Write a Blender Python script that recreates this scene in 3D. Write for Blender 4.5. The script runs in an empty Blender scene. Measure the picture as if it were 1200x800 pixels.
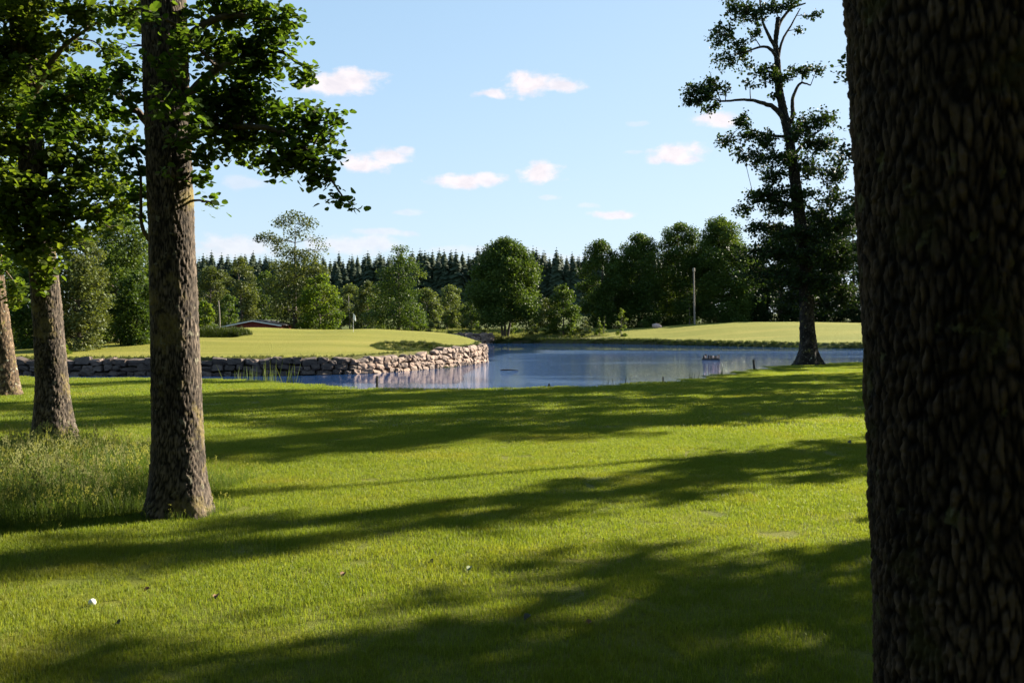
import bpy, math, random
import numpy as np
from mathutils import Vector

SEED = 7
rng = np.random.default_rng(SEED)
random.seed(SEED)
scene = bpy.context.scene
COL = scene.collection
CAM_H, HY, F = 1.6, 382.0, 1166.7          # eye height, horizon row and focal length of the 1200x800 photograph


def at(px, py, Y):
    """world point at depth Y for a spot of the photograph"""
    return np.array([(px - 600) / F * Y, Y, CAM_H - (py - HY) / F * Y])


def sstep(a, b, x):
    t = np.clip((x - a) / (b - a), 0, 1)
    return t * t * (3 - 2 * t)


# ------------------------------------------------------------------ numpy noise
_tab = np.random.default_rng(99).random((256, 256, 3))


def vnoise(x, y, k=0):
    xi, yi = np.floor(x).astype(int), np.floor(y).astype(int)
    fx, fy = x - xi, y - yi
    fx, fy = fx * fx * (3 - 2 * fx), fy * fy * (3 - 2 * fy)
    g = lambda i, j: _tab[(xi + i) % 256, (yi + j) % 256, k]
    return (g(0, 0) * (1 - fx) + g(1, 0) * fx) * (1 - fy) + (g(0, 1) * (1 - fx) + g(1, 1) * fx) * fy


def fbm(x, y, o=4, k=0):
    s, a, t = 0, 1, 0
    for i in range(o):
        s = s + a * vnoise(x * 2 ** i + 17 * i, y * 2 ** i + 31 * i, k)
        t += a
        a *= .5
    return s / t


def worley(u, v, wrap, wv=1.0):
    """F1, F2 and cell id value of jittered cells; u wraps after `wrap` cells"""
    ui, vi = np.floor(u).astype(int), np.floor(v).astype(int)
    f1 = np.full(u.shape, 9.0)
    f2 = f1.copy()
    cid = np.zeros(u.shape)
    for i in (-1, 0, 1):
        for j in ((-1, 0, 1) if wv > .8 else (-2, -1, 0, 1, 2)):
            cu, cv = ui + i, vi + j
            r = _tab[(cu % wrap) % 256, cv % 256]
            d = np.hypot(cu + .1 + .8 * r[..., 0] - u, (cv + .1 + .8 * r[..., 1] - v) * wv)
            n1 = d < f1
            f2 = np.where(n1, f1, np.minimum(f2, d))
            cid = np.where(n1, r[..., 2], cid)
            f1 = np.where(n1, d, f1)
    return f1, f2, cid


# ------------------------------------------------------------------ mesh helpers
class MB:
    """collects vertices, faces of any fixed size and a per-vertex value, then links ONE mesh object"""

    def __init__(s):
        s.v, s.f, s.a, s.n = [], [], [], 0

    def add(s, verts, faces, a=0.5):
        verts = np.asarray(verts, float).reshape(-1, 3)
        faces = np.asarray(faces, int)
        s.v.append(verts)
        s.f.append(faces + s.n)
        s.a.append(np.broadcast_to(np.asarray(a, float), (len(verts),)))
        s.n += len(verts)

    def mesh(s, name, mat, smooth=False):
        me = bpy.data.meshes.new(name)
        if not s.v:
            return me
        v = np.concatenate(s.v)
        a = np.concatenate(s.a)
        me.vertices.add(len(v))
        me.vertices.foreach_set('co', v.astype(np.float32).ravel())
        li = np.concatenate([f.ravel() for f in s.f]).astype(np.int32)
        tot = np.concatenate([np.full(len(f), f.shape[1]) for f in s.f]).astype(np.int32)
        st = np.concatenate([[0], np.cumsum(tot)[:-1]]).astype(np.int32)
        me.loops.add(len(li))
        me.loops.foreach_set('vertex_index', li)
        me.polygons.add(len(tot))
        me.polygons.foreach_set('loop_start', st)
        me.polygons.foreach_set('loop_total', tot)
        me.polygons.foreach_set('use_smooth', np.full(len(tot), smooth))
        at_ = me.attributes.new('rnd', 'FLOAT', 'POINT')
        at_.data.foreach_set('value', a.astype(np.float32))
        me.update(calc_edges=True)
        me.validate()
        me.materials.append(mat)
        return me

    def build(s, name, mat, parent=None, smooth=False, link=True):
        o = bpy.data.objects.new(name, s.mesh(name, mat, smooth))
        if link:
            COL.objects.link(o)
        if parent:
            o.parent = parent
        return o


def tag(o, label=None, cat=None, group=None, kind=None):
    if label: o['label'] = label
    if cat: o['category'] = cat
    if group: o['group'] = group
    if kind: o['kind'] = kind
    return o


def empty(name, loc):
    o = bpy.data.objects.new(name, None)
    o.location = loc
    o.empty_display_size = .2
    COL.objects.link(o)
    return o


def frames(path):
    p = np.asarray(path, float)
    t = np.gradient(p, axis=0)
    t /= np.linalg.norm(t, axis=1)[:, None] + 1e-9
    ref = np.array([0, 1, 0]) if abs(t[0] @ np.array([0, 0, 1])) > .6 else np.array([0, 0, 1.])
    a = np.cross(t, ref)
    a /= np.linalg.norm(a, axis=1)[:, None] + 1e-9
    b = np.cross(t, a)
    return t, a, b


def smooth_path(pts, n):
    """Catmull-Rom resampling of control points (extra columns, such as radii, ride along)"""
    p = np.asarray(pts, float)
    if len(p) == 2:
        s = np.linspace(0, 1, n)[:, None]
        return p[0] * (1 - s) + p[1] * s
    q = np.vstack([2 * p[0] - p[1], p, 2 * p[-1] - p[-2]])
    out = []
    for s in np.linspace(0, len(p) - 1 - 1e-6, n):
        i = int(s)
        f = s - i
        a, b, c, d = q[i], q[i + 1], q[i + 2], q[i + 3]
        out.append(.5 * (2 * b + (c - a) * f + (2 * a - 5 * b + 4 * c - d) * f * f + (3 * b - a - 3 * c + d) * f ** 3))
    return np.array(out)


def tube(mb, path, rad, sides=6, cap=True, a=.5):
    p = np.asarray(path, float)
    r = np.broadcast_to(np.asarray(rad, float), (len(p),))
    _, A, B = frames(p)
    th = np.arange(sides) / sides * 2 * np.pi
    v = p[:, None] + r[:, None, None] * (np.cos(th)[None, :, None] * A[:, None] + np.sin(th)[None, :, None] * B[:, None])
    n = len(p)
    i, j = np.meshgrid(np.arange(n - 1), np.arange(sides), indexing='ij')
    j2 = (j + 1) % sides
    q = np.stack([i * sides + j, i * sides + j2, (i + 1) * sides + j2, (i + 1) * sides + j], -1).reshape(-1, 4)
    mb.add(v.reshape(-1, 3), q, a)
    if cap:
        mb.add(v[-1], [np.arange(sides)], a)
        mb.add(v[0], [np.arange(sides)[::-1]], a)


def sticks(mb, S, E, r0, r1, sag=0.0, sides=3):
    """many thin two-segment twigs at once"""
    S, E = np.asarray(S), np.asarray(E)
    n = len(S)
    if n == 0: return
    M = (S + E) / 2
    M[:, 2] += sag * np.linalg.norm(E - S, axis=1)
    d = E - S
    d /= np.linalg.norm(d, axis=1)[:, None] + 1e-9
    a = np.cross(d, np.where(np.abs(d[:, 2:3]) > .9, [[1, 0, 0]], [[0, 0, 1]]))
    a /= np.linalg.norm(a, axis=1)[:, None] + 1e-9
    b = np.cross(d, a)
    th = np.arange(sides) / sides * 2 * np.pi
    ring = np.cos(th)[None, :, None] * a[:, None] + np.sin(th)[None, :, None] * b[:, None]
    V = np.stack([S[:, None] + r0 * ring, M[:, None] + (r0 + r1) / 2 * ring, E[:, None] + r1 * ring], 1)
    base = np.arange(n)[:, None, None] * 3 * sides
    q = []
    for k in range(2):
        for j in range(sides):
            j2 = (j + 1) % sides
            q.append([k * sides + j, k * sides + j2, (k + 1) * sides + j2, (k + 1) * sides + j])
    mb.add(V.reshape(-1, 3), (base + np.array(q)[None]).reshape(-1, 4), .5)


LEAF = {
    'near': (np.array([[0, 0, 0], [.30, .18, .07], [.47, .52, .12], [.30, .88, .08], [0, 1.0, -.03], [-.30, .88, .08], [-.47, .52, .12], [-.30, .18, .07]]) * [1, 1, 1],
             [[0, 1, 2, 3, 4], [0, 4, 5, 6, 7]]),
    'mid': (np.array([[0, 0, 0], [.36, .25, .07], [.36, .75, .05], [0, 1.0, -.04], [-.36, .75, .05], [-.36, .25, .07]]), [[0, 1, 2, 3], [0, 3, 4, 5]]),
    'far': (np.array([[0, 0, 0], [.42, .45, .12], [0, 1.0, 0], [-.42, .55, -.1]]), [[0, 1, 2, 3]]),
}


def leaves(mb, pos, size, kind, up=.55, tone=None):
    n = len(pos)
    if n == 0: return
    nrm = rng.normal(size=(n, 3))
    nrm /= np.linalg.norm(nrm, axis=1)[:, None]
    nrm[:, 2] = np.abs(nrm[:, 2]) + up
    nrm /= np.linalg.norm(nrm, axis=1)[:, None]
    d = rng.normal(size=(n, 3))
    d[:, 2] -= .25
    d -= (d * nrm).sum(1)[:, None] * nrm
    d /= np.linalg.norm(d, axis=1)[:, None] + 1e-9
    s = np.cross(d, nrm)
    sz = size * rng.uniform(.6, 1.25, n)
    T, fc = LEAF[kind]
    V = pos[:, None] + sz[:, None, None] * (T[None, :, 0:1] * s[:, None] + (T[None, :, 1:2] - .5) * d[:, None] + T[None, :, 2:3] * nrm[:, None])
    k = len(T)
    fcs = (np.arange(n)[:, None, None] * k + np.array(fc)[None]).reshape(-1, len(fc[0]))
    t = rng.random(n) if tone is None else np.clip(tone + rng.normal(0, .17, n), 0, 1)
    mb.add(V.reshape(-1, 3), fcs, np.repeat(t, k))


def in_ellipsoid(n, shell=.45):
    d = rng.normal(size=(n, 3))
    d /= np.linalg.norm(d, axis=1)[:, None]
    return d * (rng.random(n) ** shell)[:, None]


# ------------------------------------------------------------------ materials
def new_mat(name):
    m = bpy.data.materials.new(name)
    m.use_nodes = True
    nt = m.node_tree
    nt.nodes.clear()
    out = nt.nodes.new('ShaderNodeOutputMaterial')
    return m, nt, out


def N(nt, typ, ins=None, **kw):
    n = nt.nodes.new(typ)
    for k, v in kw.items():
        setattr(n, k, v)
    for k, v in (ins or {}).items():
        s = n.inputs[k]
        if isinstance(v, bpy.types.NodeSocket):
            nt.links.new(v, s)
        else:
            s.default_value = v
    return n


def mixc(nt, f, a, b, bt='MIX'):
    n = N(nt, 'ShaderNodeMix', data_type='RGBA', blend_type=bt)
    for i, v in ((0, f), (6, a), (7, b)):
        if isinstance(v, bpy.types.NodeSocket):
            nt.links.new(v, n.inputs[i])
        else:
            n.inputs[i].default_value = (*v, 1) if isinstance(v, tuple) and len(v) == 3 else v
    return n.outputs[2]


def ramp(nt, fac, stops, interp='LINEAR'):
    n = N(nt, 'ShaderNodeValToRGB', {'Fac': fac})
    cr = n.color_ramp
    cr.interpolation = interp
    while len(cr.elements) < len(stops):
        cr.elements.new(.5)
    for e, (p, c) in zip(cr.elements, stops):
        e.position = p
        e.color = (*c, 1) if len(c) == 3 else c
    return n.outputs[0]


def leaf_mat(name, dark, mid, light, trans=.4, tcol=(1.5, 1.4, .5), rough=.55, patches=False):
    m, nt, out = new_mat(name)
    a = N(nt, 'ShaderNodeAttribute', attribute_name='rnd').outputs['Fac']
    c = ramp(nt, a, [(0, dark), (.5, mid), (1, light)])
    if patches:
        gp = N(nt, 'ShaderNodeNewGeometry').outputs['Position']
        f1 = N(nt, 'ShaderNodeTexNoise', {'Vector': gp, 'Scale': .55, 'Detail': 6, 'Roughness': .68}).outputs['Fac']
        f2 = N(nt, 'ShaderNodeTexNoise', {'Vector': N(nt, 'ShaderNodeMapping', {'Vector': gp, 'Location': (7, 3, 0)}).outputs[0], 'Scale': 1.6, 'Detail': 5, 'Roughness': .7}).outputs['Fac']
        c = mixc(nt, ramp(nt, f1, [(.50, (0, 0, 0)), (.72, (.55, .55, .55))]), c, (.25, .225, .040))
        c = mixc(nt, ramp(nt, f1, [(.30, (.6, .6, .6)), (.46, (0, 0, 0))]), c, (.085, .135, .016))
        c = mixc(nt, ramp(nt, f2, [(.60, (0, 0, 0)), (.74, (.5, .5, .5))]), c, mixc(nt, 1.0, c, (1.25, .72, .9), 'MULTIPLY'))
    p = N(nt, 'ShaderNodeBsdfPrincipled', {'Base Color': c, 'Roughness': rough, 'Specular IOR Level': .18})
    t = N(nt, 'ShaderNodeBsdfTranslucent', {'Color': mixc(nt, 1.0, c, tcol, 'MULTIPLY')})
    mx = N(nt, 'ShaderNodeMixShader', {0: trans, 1: p.outputs[0], 2: t.outputs[0]})
    nt.links.new(mx.outputs[0], out.inputs[0])
    return m


def bark_mat(name, dark, light, moss=(.16, .14, .035), moss_amt=.5, scale=1.0, bump=.5, lichen=(.3, .3, .24)):
    m, nt, out = new_mat(name)
    tc = N(nt, 'ShaderNodeTexCoord').outputs['Object']
    mp = N(nt, 'ShaderNodeMapping', {'Vector': tc, 'Scale': (scale, scale, scale * .3)}).outputs[0]
    n1 = N(nt, 'ShaderNodeTexNoise', {'Vector': mp, 'Scale': 22, 'Detail': 6, 'Roughness': .65}).outputs['Fac']
    vo = N(nt, 'ShaderNodeTexVoronoi', {'Vector': mp, 'Scale': 26}, feature='DISTANCE_TO_EDGE').outputs['Distance']
    a = N(nt, 'ShaderNodeAttribute', attribute_name='rnd').outputs['Fac']
    f = N(nt, 'ShaderNodeMath', {0: n1, 1: a}, operation='MULTIPLY').outputs[0]
    c = ramp(nt, f, [(.06, dark), (.5, light)])
    n2 = N(nt, 'ShaderNodeTexNoise', {'Vector': tc, 'Scale': 3.2 * scale, 'Detail': 5, 'Roughness': .7}).outputs['Fac']
    k = ramp(nt, n2, [(.60 - .14 * moss_amt, (0, 0, 0)), (.70 - .1 * moss_amt, (1, 1, 1))])
    c = mixc(nt, k, c, moss)
    n3 = N(nt, 'ShaderNodeTexNoise', {'Vector': tc, 'Scale': 14 * scale, 'Detail': 3}).outputs['Fac']
    k3 = ramp(nt, n3, [(.64, (0, 0, 0)), (.70, (1, 1, 1))])
    c = mixc(nt, k3, c, lichen)
    b = N(nt, 'ShaderNodeBump', {'Height': N(nt, 'ShaderNodeMath', {0: vo, 1: n1}, operation='ADD').outputs[0], 'Strength': bump, 'Distance': .02 / scale}).outputs[0]
    p = N(nt, 'ShaderNodeBsdfPrincipled', {'Base Color': c, 'Roughness': .9, 'Specular IOR Level': .2, 'Normal': b})
    nt.links.new(p.outputs[0], out.inputs[0])
    return m


def plain(name, col, rough=.7, var=.25, scale=8, metal=0.0, bump=0.0, stretch=(1, 1, 1), attr=0.0):
    m, nt, out = new_mat(name)
    tc = N(nt, 'ShaderNodeTexCoord').outputs['Object']
    mp = N(nt, 'ShaderNodeMapping', {'Vector': tc, 'Scale': stretch}).outputs[0]
    n1 = N(nt, 'ShaderNodeTexNoise', {'Vector': mp, 'Scale': scale, 'Detail': 5, 'Roughness': .65}).outputs['Fac']
    lo = tuple(x * (1 - var) for x in col)
    hi = tuple(min(1, x * (1 + var)) for x in col)
    c = ramp(nt, n1, [(.3, lo), (.7, hi)])
    if attr:
        a = N(nt, 'ShaderNodeAttribute', attribute_name='rnd').outputs['Fac']
        c = mixc(nt, attr, c, ramp(nt, a, [(0, (.16, .16, .15)), (.5, (1, 1, 1)), (1, (1.5, 1.4, 1.3))]), 'MULTIPLY')
    ins = {'Base Color': c, 'Roughness': rough, 'Metallic': metal}
    if bump:
        ins['Normal'] = N(nt, 'ShaderNodeBump', {'Height': n1, 'Strength': bump, 'Distance': .03}).outputs[0]
    p = N(nt, 'ShaderNodeBsdfPrincipled', ins)
    nt.links.new(p.outputs[0], out.inputs[0])
    return m


M = {}
M['leaf_near'] = leaf_mat('alder_leaf', (.024, .050, .009), (.050, .095, .016), (.092, .14, .026), .56)
M['leaf_bright'] = leaf_mat('bright_leaf', (.036, .066, .010), (.066, .108, .016), (.112, .145, .026), .55)
M['leaf_dark'] = leaf_mat('dark_leaf', (.011, .025, .007), (.021, .042, .010), (.038, .064, .015), .3)  # lowered green puts the deep shade of the right-hand trees into the leaf
M['leaf_far'] = leaf_mat('tree_leaf', (.029, .055, .011), (.055, .093, .018), (.094, .13, .030), .38)
M['leaf_birch'] = leaf_mat('birch_leaf', (.05, .075, .026), (.085, .115, .038), (.12, .15, .055), .4)
M['leaf_grey'] = leaf_mat('willow_leaf', (.042, .060, .018), (.070, .092, .028), (.105, .125, .042), .35)
M['needle'] = leaf_mat('spruce_needle', (.022, .037, .020), (.038, .056, .029), (.060, .076, .038), .12)  # lighter, greyer green paints distance haze into the needles
M['bark'] = bark_mat('alder_bark', (.013, .010, .0075), (.16, .125, .095), moss=(.15, .118, .045), moss_amt=.5, lichen=(.15, .14, .10))
M['bark_big'] = bark_mat('big_bark', (.010, .007, .0052), (.16, .108, .074), moss=(.06, .052, .018), moss_amt=.25, lichen=(.13, .12, .06))
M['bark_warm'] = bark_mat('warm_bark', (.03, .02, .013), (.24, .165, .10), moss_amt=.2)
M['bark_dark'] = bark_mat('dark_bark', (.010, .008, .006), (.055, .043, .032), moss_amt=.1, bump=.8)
M['bark_far'] = plain('far_bark', (.075, .06, .046), .9, .4, 3)
M['bark_birch'] = plain('birch_bark', (.30, .28, .25), .8, .5, 2)
M['grass'] = leaf_mat('lawn_blade', (.108, .158, .020), (.170, .222, .030), (.32, .31, .085), .5, (1.25, 1.2, .5), .5, True)
M['tall_grass'] = leaf_mat('tall_grass_blade', (.062, .105, .016), (.105, .150, .026), (.24, .225, .09), .45, (1.2, 1.2, .6), .55)
M['rough'] = leaf_mat('rough_blade', (.026, .042, .006), (.045, .065, .009), (.085, .095, .02), .3, (1.2, 1.2, .5), .6)
M['reed'] = leaf_mat('reed_blade', (.05, .085, .02), (.09, .13, .035), (.17, .18, .07), .35)
M['reed_dark'] = leaf_mat('dark_reed_blade', (.02, .03, .014), (.04, .055, .025), (.09, .09, .05), .2)
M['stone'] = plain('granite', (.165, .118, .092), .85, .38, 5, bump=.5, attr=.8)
M['boulder'] = plain('pink_granite', (.46, .33, .29), .85, .25, 4, bump=.4)
M['wood_grey'] = plain('weathered_wood', (.20, .17, .145), .85, .3, 6, stretch=(6, 6, .6), bump=.4)
M['wood_dark'] = plain('dark_wood', (.03, .024, .02), .8, .4, 9, stretch=(4, 4, .6), bump=.4)
M['red_wall'] = plain('red_plank', (.17, .022, .02), .8, .2, 5, stretch=(12, 12, .4), bump=.2)
M['roof'] = plain('dark_roof', (.022, .02, .021), .8, .3, 6)
M['white'] = plain('white_paint', (.72, .70, .67), .6, .06, 6)
M['flag'] = plain('flag_cloth', (.78, .78, .78), .8, .04, 4)
M['ball'] = plain('ball_white', (.82, .82, .80), .35, .03, 60, bump=.15)
M['dry_leaf'] = plain('dry_leaf', (.20, .10, .05), .8, .4, 30)
M['fresh_leaf'] = plain('fresh_fallen_leaf', (.20, .24, .10), .6, .3, 30)
M['dead_leaf'] = plain('dark_fallen_leaf', (.05, .05, .022), .6, .4, 30)
M['glass'] = plain('dark_glass', (.02, .025, .03), .15, .1, 2)


# ------------------------------------------------------------------ terrain
NEAR = [(-60, 44), (-30, 40), (-23, 36), (-18, 32.6), (-13.6, 31.2), (-9.6, 31.2), (-7.6, 30.2), (-5.4, 27.4), (-3.2, 25.9), (0, 25.8), (2.3, 27.2), (4.5, 29.3),
        (6.2, 32.2), (7.8, 35.2), (10.8, 40.6), (15.0, 44.2), (22, 47), (34, 50), (52, 58)]
FAR = [(66, 74), (68, 95), (56, 105), (46, 109), (39, 112), (31, 119), (22, 131), (12, 141), (2.5, 145), (-3.2, 145.5)]
FWALL = [(-3.2, 145.5), (-4.6, 143.0), (-6.2, 141.6), (-8.5, 140)]
INLET = [(-9.5, 125), (-9, 105), (-7, 88), (-3.4, 76)]
WALL = [(-2.0, 72.0), (-2.05, 68.5), (-2.6, 65.5), (-3.5, 62.0), (-4.7, 58.5), (-6.0, 55.5), (-7.4, 53.0), (-9.4, 51.2), (-12.5, 50.4), (-17, 50.2), (-22, 50.4), (-28, 51)]
POND = np.array(NEAR[1:] + FAR + FWALL[1:] + INLET + WALL + [(-33, 48)])


def pond_sd(X, Y):
    d = np.full(X.shape, 1e9)
    ins = np.zeros(X.shape, bool)
    P = POND
    for i in range(len(P)):
        a, b = P[i], P[(i + 1) % len(P)]
        e = b - a
        t = np.clip(((X - a[0]) * e[0] + (Y - a[1]) * e[1]) / (e @ e), 0, 1)
        d = np.minimum(d, np.hypot(X - a[0] - t * e[0], Y - a[1] - t * e[1]))
        c = ((a[1] > Y) != (b[1] > Y)) & (X < (b[0] - a[0]) * (Y - a[1]) / (b[1] - a[1] + 1e-12) + a[0])
        ins ^= c
    return np.where(ins, -d, d)


WATER_Z = -.9


def hollow(X, Y, cx, cy, rx, ry):
    q = np.hypot((X - cx) / rx, (Y - cy) / ry)
    return 1 - sstep(.35, 1.0, q)


H1 = at(486, 408, 62)
H2 = at(257, 391, 69)


def terrain(X, Y):
    X = np.asarray(X, float)
    Y = np.asarray(Y, float)
    near = .05 * (fbm(X * .12 + 5, Y * .12, 3) - .5)
    yw = np.interp(X, [-40, -12, -8, -6, -4, -2, 2], [50, 50, 51.5, 55, 61, 68, 74])
    zc = np.interp(X, [-80, -46, -38, -34, -31, -28.7, -24.4, -20.7, -18, -14.5, -11.4, -6.7, -3.3, -1.5, 3, 20],
                   [.5, .4, .3, .28, .36, .72, 1.15, 1.5, 1.36, 1.3, 1.38, 1.12, .84, .62, .4, .3])
    edge = np.interp(X, [-30, -8, -3, 0], [.0, .02, .30, .35])
    g = edge + (zc - edge) * sstep(0, 1, (Y - yw) / (79 - yw))
    g = g + (.62 - zc) * sstep(81, 112, Y)
    left = np.where(Y < yw, edge * sstep(44, 50, Y), g)
    left = left + near * (1 - sstep(40, 50, Y))
    zr = np.interp(X, [-20, 0, 8, 14, 22, 30, 38, 46, 56, 80], [.7, .68, .8, .95, 1.3, 1.9, 2.3, 2.3, 2.1, 2.0])
    yb = np.interp(X, [-10, 2, 12, 22, 31, 39, 46, 60], [144, 145, 141, 131, 119, 112, 109, 100])
    far = -.32 + (zr + .32) * sstep(0, 1, (Y - yb) / (18 + .9 * (145 - yb)))
    wl = sstep(96, 128, Y) if True else 0
    wl = np.where(X > 4, sstep(60, 90, Y), wl)
    z = left * (1 - wl) + far * wl
    z = z + 3.6 * sstep(185, 330, Y) + .012 * np.clip(Y - 330, 0, 1200)
    z = z + 1.5 * (fbm(X * .01, Y * .01, 3) - .5) * sstep(180, 300, np.hypot(X, Y))
    z = z - .75 * hollow(X, Y, H1[0], H1[1], 2.7, 4.2) - .3 * hollow(X, Y, H2[0] - .3, H2[1] - 1.5, 2.6, 1.6)
    sd = pond_sd(X, Y)
    nearside = (Y < 49.2) | (X > 40)
    hi = np.where(nearside, .75, .25)
    lo = np.where(nearside, -1.2, -.35)
    s = sstep(0, 1, (sd - lo) / (hi - lo))
    z = -1.7 * (1 - s) + z * s
    return z, sd


def tz(x, y):
    return float(terrain(np.array([x]), np.array([y]))[0][0])


def lines(segs, lo, hi):
    v = [segs[0][0]]
    for a, b, s in segs:
        v += list(np.arange(a + s, b + 1e-6, s))
    s = segs[-1][2]
    up, dn = [v[-1]], [v[0]]
    while up[-1] < hi:
        s *= 1.28
        up.append(up[-1] + s)
    s = segs[0][2]
    while dn[-1] > lo:
        s *= 1.28
        dn.append(dn[-1] - s)
    return np.array(dn[:0:-1] + v + up[1:])


gx = lines([(-40, 20, .3), (20, 64, .8)], -2600, 2600)
gy = lines([(-6, 22, .6), (22, 82, .3), (82, 104, .7), (104, 168, .4)], -300, 3200)
GX, GY = np.meshgrid(gx, gy)
GZ, GSD = terrain(GX, GY)
nx, ny = len(gx), len(gy)
ii, jj = np.meshgrid(np.arange(ny - 1), np.arange(nx - 1), indexing='ij')
quads = np.stack([ii * nx + jj, ii * nx + jj + 1, (ii + 1) * nx + jj + 1, (ii + 1) * nx + jj], -1).reshape(-1, 4)
# zones of different turf: putting green / dry meadow / rough hollow / bare bank
green = sstep(.4, 1.2, GSD) * sstep(49.5, 52, GY) * (1 - sstep(92, 100, GY)) * (GX < 5)
fair = sstep(.5, 2.5, GSD) * (GY > 100) * (1 - sstep(165, 172, GY)) * sstep(10, 20, GX + .06 * (GY - 140))
meadow = sstep(1.5, 4, GSD) * sstep(95, 108, GY) * (1 - fair) * (1 - sstep(230, 300, GY))
bank = 1 - sstep(.0, .55, GSD)
rough = np.maximum(hollow(GX, GY, H1[0], H1[1], 3.0, 4.6), hollow(GX, GY, H2[0] - .3, H2[1], 2.9, 3.3))
wood = sstep(172, 200, GY)


def ground_mat():
    m, nt, out = new_mat('turf')
    tc = N(nt, 'ShaderNodeTexCoord').outputs['Object']
    at_ = lambda n: N(nt, 'ShaderNodeAttribute', attribute_name=n).outputs['Fac']
    nz = lambda s, d=5, r=.6, v=tc: N(nt, 'ShaderNodeTexNoise', {'Vector': v, 'Scale': s, 'Detail': d, 'Roughness': r}).outputs['Fac']
    big, mid, fine = nz(.22), nz(1.7), nz(60, 4, .7)
    lawn = ramp(nt, big, [(.30, (.074, .100, .010)), (.5, (.108, .130, .012)), (.72, (.16, .158, .022))])
    lawn = mixc(nt, ramp(nt, mid, [(.42, (0, 0, 0)), (.75, (.5, .5, .5))]), lawn, (.19, .165, .03))
    lawn = mixc(nt, .55, lawn, ramp(nt, fine, [(.25, (.45, .5, .4)), (.5, (1, 1, 1)), (.78, (1.55, 1.4, 1.3))]), 'MULTIPLY')
    dirt = nz(.9, 6, .7)
    lawn = mixc(nt, ramp(nt, dirt, [(.66, (0, 0, 0)), (.76, (.5, .5, .5))]), lawn, (.12, .075, .036))
    mp = N(nt, 'ShaderNodeMapping', {'Vector': tc, 'Scale': (.12, .9, 1)}).outputs[0]
    stripe = nz(.55, 3, .6, mp)
    gr = ramp(nt, stripe, [(.3, (.120, .125, .014)), (.5, (.158, .155, .022)), (.7, (.210, .188, .038))])
    gr = mixc(nt, .4, gr, ramp(nt, nz(9, 4), [(.3, (.75, .78, .7)), (.7, (1.25, 1.2, 1.2))]), 'MULTIPLY')
    fw = ramp(nt, nz(.28, 4, .6, mp), [(.3, (.100, .112, .013)), (.5, (.142, .142, .020)), (.7, (.195, .175, .036))])
    fw = mixc(nt, .4, fw, ramp(nt, nz(5, 4), [(.3, (.75, .78, .7)), (.7, (1.25, 1.2, 1.2))]), 'MULTIPLY')
    md = ramp(nt, nz(.6, 6, .7), [(.3, (.055, .065, .014)), (.5, (.105, .095, .032)), (.72, (.16, .125, .065))])
    rg = ramp(nt, nz(7, 5, .7), [(.3, (.022, .032, .005)), (.7, (.055, .066, .010))])
    c = mixc(nt, at_('green'), lawn, gr)
    c = mixc(nt, at_('meadow'), c, md)
    c = mixc(nt, at_('fair'), c, fw)
    c = mixc(nt, at_('rough'), c, rg)
    c = mixc(nt, at_('wood'), c, (.035, .05, .015))
    c = mixc(nt, at_('bank'), c, (.05, .042, .028))
    h = N(nt, 'ShaderNodeMath', {0: nz(120, 3, .7), 1: nz(25, 3, .7)}, operation='ADD').outputs[0]
    b = N(nt, 'ShaderNodeBump', {'Height': h, 'Strength': .75, 'Distance': .05}).outputs[0]
    p = N(nt, 'ShaderNodeBsdfPrincipled', {'Base Color': c, 'Roughness': .85, 'Specular IOR Level': .12, 'Normal': b, 'Sheen Weight': .06, 'Sheen Roughness': .5, 'Sheen Tint': (.75, .8, .15, 1)})
    nt.links.new(p.outputs[0], out.inputs[0])
    return m


mb = MB()
mb.add(np.stack([GX, GY, GZ], -1).reshape(-1, 3), quads)
ground = tag(mb.build('ground', ground_mat(), smooth=True), kind='structure')
for nm, arr in (('green', green), ('fair', fair), ('meadow', meadow), ('bank', bank), ('rough', rough), ('wood', wood)):
    a = ground.data.attributes.new(nm, 'FLOAT', 'POINT')
    a.data.foreach_set('value', arr.astype(np.float32).ravel())


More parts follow.
